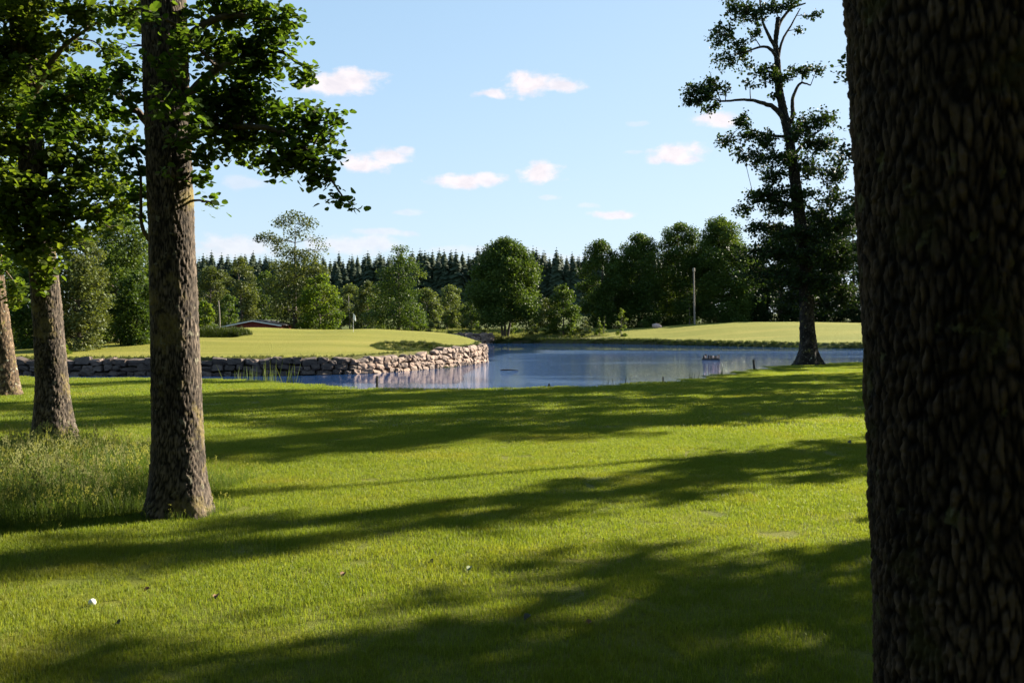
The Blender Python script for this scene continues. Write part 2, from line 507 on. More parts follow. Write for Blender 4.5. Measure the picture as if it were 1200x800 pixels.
def water_mat():
    m, nt, out = new_mat('pond_water')
    tc = N(nt, 'ShaderNodeTexCoord').outputs['Object']
    mp = N(nt, 'ShaderNodeMapping', {'Vector': tc, 'Rotation': (0, 0, .5), 'Scale': (1, 1.8, 1)}).outputs[0]
    a = N(nt, 'ShaderNodeTexNoise', {'Vector': mp, 'Scale': 2.6, 'Detail': 4, 'Roughness': .55}).outputs['Fac']
    w = N(nt, 'ShaderNodeTexNoise', {'Vector': mp, 'Scale': 9, 'Detail': 2}).outputs['Fac']
    calm = N(nt, 'ShaderNodeTexNoise', {'Vector': N(nt, 'ShaderNodeMapping', {'Vector': tc, 'Scale': (.05, .12, 1)}).outputs[0], 'Scale': 1.0, 'Detail': 3}).outputs['Fac']
    # the pond lies still along its far bank and in the lee of the stone wall, rippled by the breeze in the open
    y = N(nt, 'ShaderNodeSeparateXYZ', {0: tc}).outputs
    lee = N(nt, 'ShaderNodeMapRange', {0: y[1], 1: 76.0, 2: 106.0, 3: 1.0, 4: .006}).outputs[0]
    lee2 = N(nt, 'ShaderNodeMapRange', {0: y[0], 1: -2.5, 2: 6.0, 3: .03, 4: 1.0}).outputs[0]
    st = N(nt, 'ShaderNodeMapRange', {0: calm, 1: .36, 2: .50, 3: .35, 4: 1.0}).outputs[0]
    st = N(nt, 'ShaderNodeMath', {0: st, 1: lee}, operation='MULTIPLY').outputs[0]
    st = N(nt, 'ShaderNodeMath', {0: st, 1: lee2}, operation='MULTIPLY').outputs[0]
    st = N(nt, 'ShaderNodeMath', {0: st, 1: 1.0}, operation='MULTIPLY').outputs[0]
    h = N(nt, 'ShaderNodeMath', {0: a, 1: N(nt, 'ShaderNodeMath', {0: w, 1: .3}, operation='MULTIPLY').outputs[0]}, operation='ADD').outputs[0]
    b = N(nt, 'ShaderNodeBump', {'Height': h, 'Strength': st, 'Distance': .6}).outputs[0]
    p = N(nt, 'ShaderNodeBsdfPrincipled', {'Base Color': (.014, .043, .125, 1), 'Roughness': .04, 'IOR': 1.33, 'Specular IOR Level': .5, 'Normal': b})
    nt.links.new(p.outputs[0], out.inputs[0])
    return m


mb = MB()
mb.add([(-75, 20, WATER_Z), (75, 20, WATER_Z), (75, 150, WATER_Z), (-75, 150, WATER_Z)], [[0, 1, 2, 3]])
tag(mb.build('pond_water', water_mat()), kind='structure')


# ------------------------------------------------------------------ stone walls
def box_template(n=4):
    pts, idx, faces = [], {}, []
    g = np.linspace(-1, 1, n)

    def vid(p):
        k = tuple(np.round(p, 4))
        if k not in idx:
            idx[k] = len(pts)
            pts.append(p)
        return idx[k]
    for ax in range(3):
        for sg in (-1, 1):
            for i in range(n - 1):
                for j in range(n - 1):
                    q = []
                    for a, b in ((i, j), (i + 1, j), (i + 1, j + 1), (i, j + 1)):
                        p = np.zeros(3)
                        p[ax] = sg
                        p[(ax + 1) % 3] = g[a]
                        p[(ax + 2) % 3] = g[b]
                        q.append(vid(p))
                    faces.append(q if sg > 0 else q[::-1])
    return np.array(pts), np.array(faces)


BT, BF = box_template()


def stone(mb, c, ax, half, rot_jit=.10, soft=7.0, tone=.5):
    """an irregular rounded block; ax rows = local axes"""
    p = BT.copy()
    nrm = (np.abs(p) ** soft).sum(1) ** (1 / soft)
    p = p / nrm[:, None]
    p = p * (1 + rng.normal(0, .05, (len(p), 1))) + rng.normal(0, .06, p.shape)
    p = p * (1 + .16 * rng.normal(size=3) * p[:, [1, 2, 0]])
    p = p * np.asarray(half)
    e = rng.normal(0, rot_jit, 3)
    R = np.array([[1, -e[2], e[1]], [e[2], 1, -e[0]], [-e[1], e[0], 1]])
    mb.add(c + p @ R.T @ np.asarray(ax), BF, tone)


def stone_wall(name, path, ztop, label, hs=.36, ws=(.45, 1.0)):
    P = smooth_path(path, 400)
    seg = np.linalg.norm(np.diff(P, axis=0), axis=1)
    s = np.concatenate([[0], np.cumsum(seg)])
    mb = MB()
    base = WATER_Z - .35
    L = s[-1]
    course = 0
    z = base
    while True:
        h = hs * rng.uniform(.85, 1.15)
        pos = -rng.uniform(0, .4)
        done = True
        while pos < L:
            w = rng.uniform(*ws)
            m = np.clip(pos + w / 2, 0, L)
            x, y = np.interp(m, s, P[:, 0]), np.interp(m, s, P[:, 1])
            zt = ztop(x, y)
            x2, y2 = np.interp(min(m + .2, L), s, P[:, 0]), np.interp(min(m + .2, L), s, P[:, 1])
            x1, y1 = np.interp(max(m - .2, 0), s, P[:, 0]), np.interp(max(m - .2, 0), s, P[:, 1])
            t = np.array([x2 - x1, y2 - y1, 0])
            t /= np.linalg.norm(t)
            nn = np.array([-t[1], t[0], 0])
            if nn @ np.array([1, -.6, 0]) < 0: nn = -nn
            if z + h * .45 < zt:
                done = False
                hh = h * rng.uniform(.7, 1.25)
                zc = z + hh / 2
                tilt = .10 * (zc - WATER_Z)
                c = np.array([x, y, zc]) - nn * (tilt + rng.uniform(-.05, .07)) + np.array([0, 0, rng.uniform(-.03, .03)])
                stone(mb, c, np.array([t, nn, [0, 0, 1]]), (w / 2 * .97, .30, hh / 2 * .98), tone=(.3 + .7 * rng.random()) * (1 if x > -8.3 else .12 + .35 * rng.random() ** 3))  # stones of the left stretch toned darker, painting in that stretch's shade
            pos += w
        z += h * .95
        course += 1
        if done or course > 9: break
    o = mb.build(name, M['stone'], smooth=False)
    return tag(o, label, 'stone wall')


wtop = lambda x, y: float(np.interp(y, [50, 53, 58, 66, 72], [-.06, -.06, .08, .22, .2]))
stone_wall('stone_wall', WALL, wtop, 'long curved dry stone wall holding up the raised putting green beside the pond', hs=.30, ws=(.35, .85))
stone_wall('stone_wall', [(-2.9, 145.6)] + FWALL[1:] + [(-12, 139)], lambda x, y: .55 + .0 * x, 'short pinkish stone wall at the far end of the pond, beyond the green', hs=.5, ws=(.6, 1.5))


# ------------------------------------------------------------------ grass (instanced patches; one object per kind of stuff)
def blade_patch(name, size, n, h, w, mat, lean=.5, heads=0.0, edge_fall=0.0, hvar=.35, tone=None):
    mb = MB()
    if edge_fall:
        r = size / 2 * np.sqrt(rng.random(n)) * 1.0
        th = rng.random(n) * 2 * np.pi
        x, y = r * np.cos(th), r * np.sin(th)
    else:
        x, y = (rng.random((2, n)) - .5) * size
    H = h * np.clip(rng.normal(1, hvar, n), .35, 1.9)
    if edge_fall: H *= 1 - edge_fall * (np.hypot(x, y) / (size / 2)) ** 2
    th = rng.random(n) * 2 * np.pi
    d = np.stack([np.cos(th), np.sin(th), 0 * th], 1)
    sd = np.stack([-np.sin(th), np.cos(th), 0 * th], 1)
    L = lean * rng.uniform(.1, 1.2, n)
    b = np.stack([x, y, -.004 + 0 * x], 1)
    up = np.array([0, 0, 1.])
    W = (w * rng.uniform(.6, 1.3, n))[:, None]
    p1 = b + (H * .55)[:, None] * up + (H * L * .3)[:, None] * d
    p2 = b + (H * (1 - .25 * L))[:, None] * up + (H * L * .85)[:, None] * d
    V = np.stack([b - sd * W / 2, b + sd * W / 2, p1 - sd * W * .42, p1 + sd * W * .42, p2], 1)
    t = np.clip(rng.beta(2, 3.4, n) if tone is None else rng.normal(tone, .15, n), 0, 1)
    base = np.arange(n)[:, None] * 5
    mb.add(V.reshape(-1, 3), base + np.array([[0, 1, 3, 2]]), np.repeat(t, 5))
    k = mb.n
    mb.f.append(base + np.array([[2, 3, 4]]))
    if heads:
        m = rng.random(n) < heads
        for c, dd in zip(p2[m], d[m]):
            hl = rng.uniform(.05, .11)
            for q in range(9):
                f = q / 9
                s = .006 + .012 * math.sin(f * 2.9)
                o = rng.normal(0, 1, 3) * s
                pc = c + np.array([0, 0, hl * (f - .25)]) + dd * .02 * f + o
                s2 = .007
                mb.add([pc, pc + (s2, 0, .012), pc + (0, 0, .024), pc + (-s2, .003, .012)], [[0, 1, 2, 3]], .85)
    return mb.build(name, mat, link=False)


def scatter(name, pts, rot, scl, sources, kind='stuff'):
    """one object whose vertices carry instances of the given patch objects"""
    pts = np.asarray(pts, float)
    n = len(pts)
    me = bpy.data.meshes.new(name)
    me.vertices.add(n)
    me.vertices.foreach_set('co', pts.astype(np.float32).ravel())
    for nm, arr in (('rot', rot), ('scl', scl), ('pick', rng.integers(0, len(sources), n).astype(float))):
        a = me.attributes.new(nm, 'FLOAT', 'POINT')
        a.data.foreach_set('value', np.asarray(arr, np.float32))
    o = bpy.data.objects.new(name, me)
    COL.objects.link(o)
    ng = bpy.data.node_groups.new(name + '_nodes', 'GeometryNodeTree')
    ng.interface.new_socket('Geometry', in_out='INPUT', socket_type='NodeSocketGeometry')
    ng.interface.new_socket('Geometry', in_out='OUTPUT', socket_type='NodeSocketGeometry')
    gi, go = ng.nodes.new('NodeGroupInput'), ng.nodes.new('NodeGroupOutput')

    def attr(nm):
        q = ng.nodes.new('GeometryNodeInputNamedAttribute')
        q.data_type = 'FLOAT'
        q.inputs['Name'].default_value = nm
        return q.outputs['Attribute']
    rx = ng.nodes.new('ShaderNodeCombineXYZ')
    ng.links.new(attr('rot'), rx.inputs[2])
    join = ng.nodes.new('GeometryNodeJoinGeometry')
    pk, sc_ = attr('pick'), attr('scl')
    for i, src in enumerate(sources):
        oi = ng.nodes.new('GeometryNodeObjectInfo')
        oi.inputs['Object'].default_value = src
        cmp_ = ng.nodes.new('FunctionNodeCompare')
        cmp_.data_type = 'FLOAT'
        cmp_.operation = 'EQUAL'
        ng.links.new(pk, cmp_.inputs[0])
        cmp_.inputs[1].default_value = float(i)
        cmp_.inputs['Epsilon'].default_value = .1
        iop = ng.nodes.new('GeometryNodeInstanceOnPoints')
        ng.links.new(gi.outputs[0], iop.inputs['Points'])
        ng.links.new(cmp_.outputs[0], iop.inputs['Selection'])
        ng.links.new(oi.outputs['Geometry'], iop.inputs['Instance'])
        ng.links.new(rx.outputs[0], iop.inputs['Rotation'])
        ng.links.new(sc_, iop.inputs['Scale'])
        ng.links.new(iop.outputs[0], join.inputs[0])
    ng.links.new(join.outputs[0], go.inputs[0])
    md = o.modifiers.new('scatter', 'NODES')
    md.node_group = ng
    return tag(o, kind=kind)


def grid_pts(x0, x1, y0, y1, step, keep):
    X, Y = np.meshgrid(np.arange(x0, x1, step), np.arange(y0, y1, step))
    X, Y = X.ravel(), Y.ravel()
    X = X + rng.uniform(-.3, .3, X.shape) * step
    Y = Y + rng.uniform(-.3, .3, Y.shape) * step
    k = keep(X, Y)
    X, Y = X[k], Y[k]
    Z, sd = terrain(X, Y)
    return np.stack([X, Y, Z], 1), sd


def tallmask(X, Y):
    """long unmown grass round the two left trees"""
    e = .25 * (fbm(X * .9, Y * .9, 3) - .5) * 4
    a = ((X + 5.9) / 2.8) ** 2 + ((Y - 9.5) / 2.9) ** 2
    b = np.minimum(np.hypot(X + 2.84, Y - 8.5) / .62, np.hypot(X + 6.4, Y - 13.9) / .75)
    return np.maximum(1.25 - a + e, .36 - .36 * b)


lawn_a = [blade_patch('lawn_patch', .62, 2700, .030, .0030, M['grass']) for _ in range(3)]
lawn_b = [blade_patch('lawn_patch', 1.3, 2600, .034, .007, M['grass']) for _ in range(3)]
vis = lambda X, Y, m=.8: np.abs(X) < .56 * Y + m
p1, sd1 = grid_pts(-10, 10, 3.3, 15.5, .46, lambda X, Y: vis(X, Y))
p2, sd2 = grid_pts(-20, 20, 15.2, 46, .95, lambda X, Y: vis(X, Y))
k = sd2 > .5
p2 = p2[k]
o = scatter('lawn_grass', np.vstack([p1]), rng.random(len(p1)) * 6.28, .75 + .5 * fbm(p1[:, 0] * .8, p1[:, 1] * .8, 3), lawn_a)
tag(o, 'short sunlit grass of the near lawn', 'grass')
o = scatter('lawn_grass', p2, rng.random(len(p2)) * 6.28, .8 + .4 * fbm(p2[:, 0] * .5, p2[:, 1] * .5, 3), lawn_b)
tag(o, 'mown grass of the lawn running down to the pond', 'grass')

tall = [blade_patch('tall_patch', .5, 170, .26, .0055, M['tall_grass'], .55, .05, tone=.28) for _ in range(4)]
p3, _ = grid_pts(-9.5, -1.8, 6.6, 13, .21, lambda X, Y: (tallmask(X, Y) > .15))
tm = tallmask(p3[:, 0], p3[:, 1])
o = scatter('tall_grass', p3, rng.random(len(p3)) * 6.28, np.clip(.35 + .62 * sstep(.1, .9, tm), .3, 1.1) * rng.uniform(.75, 1.2, len(p3)), tall)
tag(o, 'tall unmown grass with pale seed heads around the left trees', 'grass')

tuft = [blade_patch('tuft', .7, 90, .30, .022, M['rough'], .8, 0, .5) for _ in range(3)]
tp = []
for path, step, off in ((FAR, .33, .15), (WALL, .34, .22), (FWALL + [(-12, 139)], .4, .3)):
    P = smooth_path(path, 1500)
    d = np.concatenate([[0], np.cumsum(np.linalg.norm(np.diff(P, axis=0), axis=1))])
    m = np.arange(0, d[-1], step)
    q = np.stack([np.interp(m, d, P[:, 0]), np.interp(m, d, P[:, 1])], 1)
    tg = np.gradient(q, axis=0)
    nn = np.stack([tg[:, 1], -tg[:, 0]], 1) / (np.linalg.norm(tg, axis=1)[:, None] + 1e-9)
    s1 = pond_sd(q[:, 0] + nn[:, 0] * .3, q[:, 1] + nn[:, 1] * .3)
    nn = np.where(s1[:, None] > 0, nn, -nn)
    if path is FAR:
        for oo in (-.12, .12, .5):
            tp.append(np.hstack([q + nn * (oo + rng.normal(0, .12, (len(q), 1))), np.full((len(q), 1), 1.0 if oo < .4 else .6)]))
    else:
        tp.append(np.hstack([q + nn * (.42 + rng.normal(0, .08, (len(q), 1))), np.full((len(q), 1), .42 if path is WALL else .8)]))
for (h, rx, ry, s) in ((H1, 2.6, 4.0, .55), (H2 - [.3, 0, 0], 2.2, 1.0, 1.15)):
    q = (rng.random((900, 2)) * 2 - 1) * [rx, ry]
    q = q[np.hypot(q[:, 0] / rx, q[:, 1] / ry) < 1]
    tp.append(np.hstack([q + h[:2], np.full((len(q), 1), s)]))
tp = np.vstack(tp)
z, sd = terrain(tp[:, 0], tp[:, 1])
z = np.maximum(z, WATER_Z - .05)
o = scatter('rough_grass', np.stack([tp[:, 0], tp[:, 1], z], 1), rng.random(len(tp)) * 6.28, tp[:, 2] * rng.uniform(.6, 1.3, len(tp)), tuft)
tag(o, 'rough grass fringing the pond banks, the wall top and the grassy hollows', 'grass')

mead = [blade_patch('meadow_tuft', 1.6, 120, .42, .03, M['tall_grass'], .6, 0, .4, tone=.75) for _ in range(3)]
q = np.stack([rng.uniform(-28, 14, 2200), rng.uniform(147, 172, 2200)], 1)
z, sd = terrain(q[:, 0], q[:, 1])
k = (sd > 3) & (rng.random(len(q)) < 1.2 - q[:, 0] / 14)
o = scatter('meadow_grass', np.stack([q[:, 0], q[:, 1], z], 1)[k], rng.random(k.sum()) * 6.28, rng.uniform(.5, 1.3, k.sum()), mead)
tag(o, 'dry tan meadow grass beyond the pond', 'grass')


# ------------------------------------------------------------------ trees
def bark_tube(mb, ctrl, zs_fine, seg, plate=(.05, .12), depth=.012, flare=0.0, flare_h=.5, lobes=5, lump=.05):
    """trunk whose surface carries ridged bark plates; ctrl rows = x, y, z, r; zs_fine = ring heights"""
    c = np.asarray(ctrl, float)
    dense = smooth_path(c, 300)
    zs = np.asarray(zs_fine)
    cx, cy, cr = (np.interp(zs, dense[:, 2], dense[:, k]) for k in (0, 1, 3))
    th = np.arange(seg) / seg * 2 * np.pi
    TH, Z = np.meshgrid(th, zs)
    R = np.repeat(cr[:, None], seg, 1)
    ph = c[0, 0] * 3.1
    fl = flare * np.exp(-np.clip(Z - c[0, 2], 0, None) / flare_h) * (1 + .45 * np.cos(lobes * TH + ph) + .25 * np.cos((lobes - 2) * TH + 2 * ph))
    R = R * (1 + fl)
    R = R * (1 + lump * 2 * (fbm(TH / 6.283 * 6 + 3, Z * 1.4, 3, 1) - .5) * np.sin(TH / 2))
    circ = 2 * np.pi * np.median(cr[:len(cr) // 2])
    nw = max(8, int(round(circ / plate[0])))
    u = TH / (2 * np.pi) * nw
    u = u + .55 * (vnoise(np.cos(TH) * 5 + 9, Z * 7) - .5) * 2
    v = Z / plate[1] + .8 * (vnoise(np.cos(TH) * 6 + 40, np.sin(TH) * 6 + Z * 2) - .5)
    f1, f2, cid = worley(u, v, nw, .42)
    e = f2 - f1
    f1b, f2b, cb = worley(u * 2 + 7, v * 2.2 + 3, nw * 2, .6)
    ca, sa = np.cos(TH) * cr.max(), np.sin(TH) * cr.max()
    rug = fbm((ca - sa) * 70 + 60, Z * 45 + (ca + sa) * 60, 3) - .5
    prof = sstep(.0, .20, e) * (.5 + .65 * cid) + .34 * sstep(0, .35, f2b - f1b) * (.5 + cb) - .5 + 1.3 * rug
    R = R + depth * prof * (.55 + .9 * fbm(ca * 4 + 11, Z * 2.6 + sa * 4, 3, 1))
    tone = np.clip(.06 + .68 * sstep(.0, .34, e) * (.45 + .7 * cid) + .5 * rug + .12 * cb, 0, 1)
    tone = np.clip(tone * (.45 + 1.1 * fbm(ca * 5 + 30, Z * 2.2 + sa * 5, 4, 2)), 0, 1)
    X = cx[:, None] + R * np.cos(TH)
    Y = cy[:, None] + R * np.sin(TH)
    V = np.stack([X, Y, Z], -1)
    n = len(zs)
    i, j = np.meshgrid(np.arange(n - 1), np.arange(seg), indexing='ij')
    j2 = (j + 1) % seg
    q = np.stack([i * seg + j, i * seg + j2, (i + 1) * seg + j2, (i + 1) * seg + j], -1).reshape(-1, 4)
    mb.add(V.reshape(-1, 3), q, tone.ravel())
    return dense


def grow(blobs, skel, leaf_size, kind, cover, crown, twigs, twig_r=.006, seed_tone=None, lower=.0, up=.55):
    """fill ellipsoid clumps (centre, radii, density) with twigs and leaves; a branch runs from the nearest limb to each clump"""
    for c, r, dens in blobs:
        c, r = np.asarray(c), np.asarray(r)
        d = np.linalg.norm(skel[:, :3] - c, axis=1) + np.clip(skel[:, 2] - c[2], 0, None) * 1.4
        s = skel[np.argmin(d)]
        L = np.linalg.norm(c - s[:3])
        mid = (s[:3] + c) / 2 + np.array([0, 0, .10 * L]) + rng.normal(0, .06 * L, 3)
        path = smooth_path([s[:3], mid, c], 9)
        br = min(s[3] * .6, .012 + .012 * L + .01 * r.mean())
        tube(twigs, path, np.linspace(br, twig_r * .9, 9), 5, cap=False)
        la = leaf_size ** 2 * .55
        n = int(max(14, 2.3 * dens * cover * math.pi * (r[0] * r[2]) / la))
        nt = max(4, n // 18)
        e = c + in_ellipsoid(nt, .4) * r
        st = path[rng.integers(4, 9, nt)]
        # twigs start somewhere between the branch and their tip
        st = st + (e - st) * rng.uniform(0, .35, nt)[:, None]
        sticks(twigs, st, e, twig_r, twig_r * .35, .05)
        k = rng.integers(0, nt, n)
        t = rng.random(n) ** .7
        t = .25 + .8 * t
        pos = st[k] + (e - st)[k] * t[:, None]
        pos[:, 2] += .05 * np.linalg.norm((e - st)[k], axis=1) * 4 * t * (1 - t)
        pos += rng.normal(0, leaf_size * .75, pos.shape)
        leaves(crown, pos, leaf_size, kind, up=up, tone=rng.normal(.5 if seed_tone is None else seed_tone, .10))


def pxblob(px, py, rx, ry, Y, dens=1.0, dy=None, flat=1.0):
    c = at(px, py, Y)
    return (c, (rx * Y / F, (dy if dy is not None else (rx + ry) * .55) * Y / F if dy is None else dy, ry * Y / F), dens)


def limb(root, pts, r0, r1, mat, sides=8, loc=None):
    P = smooth_path(pts, max(10, 5 * len(pts)))
    r = np.linspace(1, 0, len(P)) ** 1.1 * (r0 - r1) + r1
    mb = MB()
    wob = P + rng.normal(0, r0 * .06, P.shape)
    tube(mb, wob - np.array(loc if loc is not None else (0, 0, 0)), r, sides, a=.55)
    mb.build('limb', mat, root, smooth=True)
    return np.hstack([P, r[:, None]])


def finish(root, loc, crown, twigs, leafm, barkm):
    for m_ in (crown, twigs):
        m_.v = [v - np.array(loc) for v in m_.v]
    if twigs.v: twigs.build('branches', barkm, root, smooth=True)
    if crown.v: crown.build('crown', leafm, root)


# --- three alders on the left and the big trunk on the right
def px_trunk(pts, Y):
    """rows px, py, width px -> x, y, z, r"""
    return [(*at(a, b, Y), w / 2 * Y / F) for a, b, w in pts]


def near_tree(name, label, ctrl, base, zs, seg, barkm, leafm, limbs, blobs, leaf_size, kind, cover, high=None, plate=(.05, .12), depth=.012, flare=.35, flare_h=.28, cat='tree', twig_r=.005, tone=.5, lump=.05, up=.55):
    root = tag(empty(name, base), label, cat)
    mb = MB()
    dense = bark_tube(mb, ctrl, zs, seg, plate, depth, flare, flare_h, lump=lump)
    mb.v = [v - np.array(base) for v in mb.v]
    mb.build('trunk', barkm, root, smooth=True)
    sk = [dense[dense[:, 2] > base[2] + 1.2]]
    for pts, r0, r1 in limbs:
        sk.append(limb(root, pts, r0, r1, barkm, loc=base))
    skel = np.vstack(sk)
    crown, twigs = MB(), MB()
    grow(blobs, skel, leaf_size, kind, cover, crown, twigs, twig_r, tone, up=up)
    if high:
        hb, hs, hc = high
        grow(hb, skel, hs, 'mid', hc, crown, twigs, .012, tone)
    finish(root, base, crown, twigs, leafm, barkm)
    return root


def high_blobs(cx, cy, z0, z1, R, n, dens=1.0, br=(.9, 1.5)):
    out = []
    for i in range(n):
        f = (i + .5) / n
        z = z0 + (z1 - z0) * f
        rr = R * math.sin(math.pi * (.18 + .78 * f)) ** .7
        th = i * 2.4 + rng.uniform(-.4, .4)
        q = rr * math.sqrt(rng.uniform(.15, 1))
        b = rng.uniform(*br)
        out.append((np.array([cx + q * math.cos(th), cy + q * math.sin(th), z]), np.array([b, b, b * .65]), dens))
    return out


# alder 1 : nearest of the left trees
Y1 = 8.5
t1 = px_trunk([(210, 612, 62), (209, 560, 60), (207, 450, 55), (200, 250, 51), (192, 0, 50)], Y1)
t1 = t1 + [(-3.05, 8.6, 6.5, .17), (-3.0, 8.7, 9.5, .11), (-3.1, 8.6, 13, .03)]
b1 = (t1[0][0], Y1, tz(t1[0][0], Y1))
t1[0] = (t1[0][0], Y1, b1[2] - .15, t1[0][3])
zs1 = np.concatenate([np.arange(b1[2] - .15, 4.6, .011), np.arange(4.7, 13, .12)])
P = lambda x, y, Y: tuple(at(x, y, Y))
lim1 = [([P(203, 130, 8.5), P(250, 85, 8.45), P(320, 60, 8.4), P(370, 88, 8.4)], .045, .008),
        ([P(201, 175, 8.45), P(255, 150, 8.3), P(330, 155, 8.2), P(375, 195, 8.2), P(405, 235, 8.2)], .040, .006),
        ([P(195, 175, 8.5), P(160, 130, 8.6), P(120, 105, 8.7), P(60, 120, 8.9)], .040, .007),
        ([P(178, 285, 8.5), P(166, 262, 8.45), P(164, 200, 8.4), P(150, 165, 8.4)], .022, .006),
        ([P(200, 60, 8.5), P(260, 20, 8.3), P(330, 25, 8.2)], .05, .008)]
bl1 = [(275, 12, 70, 32, 8.4, 1.1), (318, 40, 34, 26, 8.3, 1.0), (255, 60, 50, 30, 8.6, 1.1), (300, 82, 50, 22, 8.3, 1.0), (352, 88, 32, 11, 8.4, .9),
       (250, 115, 45, 28, 8.2, 1.2), (310, 128, 55, 26, 8.5, 1.2), (365, 140, 40, 18, 8.2, 1.0), (402, 142, 16, 9, 8.2, .8), (285, 165, 50, 24, 8.4, 1.2),
       (345, 178, 48, 20, 8.2, 1.15), (380, 165, 26, 18, 8.4, 1.0), (372, 210, 26, 16, 8.2, 1.0), (398, 232, 20, 8, 8.2, .9), (412, 240, 9, 5, 8.2, .8),
       (245, 185, 26, 20, 8.3, .9), (243, 214, 22, 9, 8.4, .9), (250, 237, 17, 6, 8.3, .8), (330, 205, 22, 10, 8.3, .6),
       (198, 78, 28, 16, 7.8, .9), (212, 48, 26, 18, 7.7, .8), (192, 118, 22, 20, 7.8, .8), (205, 165, 22, 14, 7.9, .5), (180, 20, 20, 12, 7.9, .5), (225, 145, 24, 18, 7.8, .9), (200, 205, 18, 10, 7.9, .3),
       (140, 82, 34, 16, 8.5, .9), (110, 100, 44, 22, 8.7, 1.2), (150, 112, 26, 14, 8.4, .8), (128, 132, 42, 12, 8.6, .9), (70, 118, 50, 24, 8.9, 1.2),
       (155, 172, 22, 12, 8.4, .8), (150, 200, 24, 13, 8.4, .8), (156, 228, 16, 12, 8.5, .9), (60, 150, 45, 16, 8.8, 1.0), (155, 250, 15, 8, 8.5, .7), (150, 55, 20, 12, 8.6, .5), (140, 20, 34, 14, 8.7, .8), (285, 108, 36, 18, 8.3, 1.1), (330, 155, 34, 18, 8.3, 1.1), (268, 142, 30, 16, 8.35, 1.0), (300, 60, 40, 18, 8.4, 1.0), (335, 22, 22, 14, 8.3, 1.0), (310, 192, 34, 12, 8.3, .9), (390, 190, 18, 12, 8.2, .9), (360, 188, 26, 12, 8.25, .9)]
near_tree('alder_tree', 'tall alder with mossy ridged bark, nearest of the left trees, its boughs crossing the sky', t1, b1, zs1, 150, M['bark'], M['leaf_near'], lim1,
          [pxblob(*q[:5], dens=q[5]) for q in bl1], .061, 'near', 1.65,
          high=(high_blobs(-3, 8.5, 6.0, 12.5, 2.4, 26, 1.0), .15, .9), plate=(.028, .075), depth=.0085, flare=.7, flare_h=.2)

# alder 2
Y2 = 13.9
t2 = px_trunk([(64, 520, 48), (62, 480, 40), (60, 430, 34), (53, 340, 31), (43, 250, 30), (34, 140, 28), (27, 0, 30)], Y2)
t2 += [(-7.0, 14, 9.0, .13), (-7.2, 14.1, 14, .03)]
b2 = (t2[0][0], Y2, tz(t2[0][0], Y2))
t2[0] = (t2[0][0], Y2, b2[2] - .15, t2[0][3])
zs2 = np.concatenate([np.arange(b2[2] - .15, 5.2, .016), np.arange(5.3, 14, .15)])
lim2 = [([P(52, 290, 13.9), P(75, 262, 13.8), P(110, 250, 13.6), P(140, 238, 13.6)], .05, .012),
        ([P(45, 240, 13.9), P(80, 190, 14.2), P(120, 175, 14.4)], .05, .01),
        ([P(38, 160, 13.9), P(0, 110, 13.6), P(-40, 90, 13.4)], .06, .01),
        ([P(34, 120, 13.9), P(70, 60, 13.6), P(130, 15, 13.4)], .06, .012)]
bl2 = [(30, 12, 60, 26, 13.4, 1.2), (95, 18, 50, 18, 13.6, 1.1), (150, 8, 30, 14, 13.6, .8), (35, 55, 55, 26, 13.8, 1.3), (85, 48, 26, 12, 13.5, .7), (15, 90, 45, 24, 13.4, 1.2), (65, 85, 40, 20, 14.2, 1.1),
       (20, 130, 45, 22, 13.4, 1.3), (75, 150, 45, 22, 14.2, 1.2), (10, 168, 34, 18, 13.6, 1.1), (75, 185, 50, 20, 14.0, 1.2), (120, 190, 34, 16, 14.2, 1.0),
       (20, 215, 40, 20, 13.5, 1.3), (75, 220, 45, 20, 13.8, 1.3), (120, 222, 38, 16, 13.6, 1.1), (100, 248, 50, 14, 13.6, 1.2), (145, 245, 24, 12, 13.7, .9), (45, 255, 45, 18, 13.5, 1.3),
       (10, 262, 34, 20, 13.6, 1.3), (20, 290, 36, 18, 13.6, 1.4), (62, 280, 30, 14, 13.5, 1.2), (45, 310, 34, 14, 13.4, 1.3), (90, 275, 34, 10, 13.8, .8), (130, 268, 26, 9, 13.8, .7), (45, 330, 20, 10, 13.5, 1.1), (0, 240, 30, 30, 13.9, 1.2), (-20, 60, 40, 50, 13.8, 1.1), (-15, 170, 30, 50, 14.0, 1.1), (125, 62, 26, 12, 14.2, .7), (155, 30, 22, 12, 14.2, .8), (112, 150, 30, 16, 14.2, 1.0), (145, 160, 20, 14, 14.3, .7), (105, 205, 36, 16, 14.2, 1.0), (150, 215, 16, 12, 14.2, .8), (95, 120, 30, 14, 14.3, .9)]
near_tree('alder_tree', 'leaning alder with a half sunlit trunk, second of the left trees, rising from long grass', t2, b2, zs2, 110, M['bark'], M['leaf_bright'], lim2,
          [pxblob(*q[:5], dens=q[5]) for q in bl2], .085, 'near', 1.8,
          high=(high_blobs(-7, 14, 6.6, 13.5, 3.0, 22), .17, .8), plate=(.032, .08), depth=.013, flare=.30, flare_h=.25)

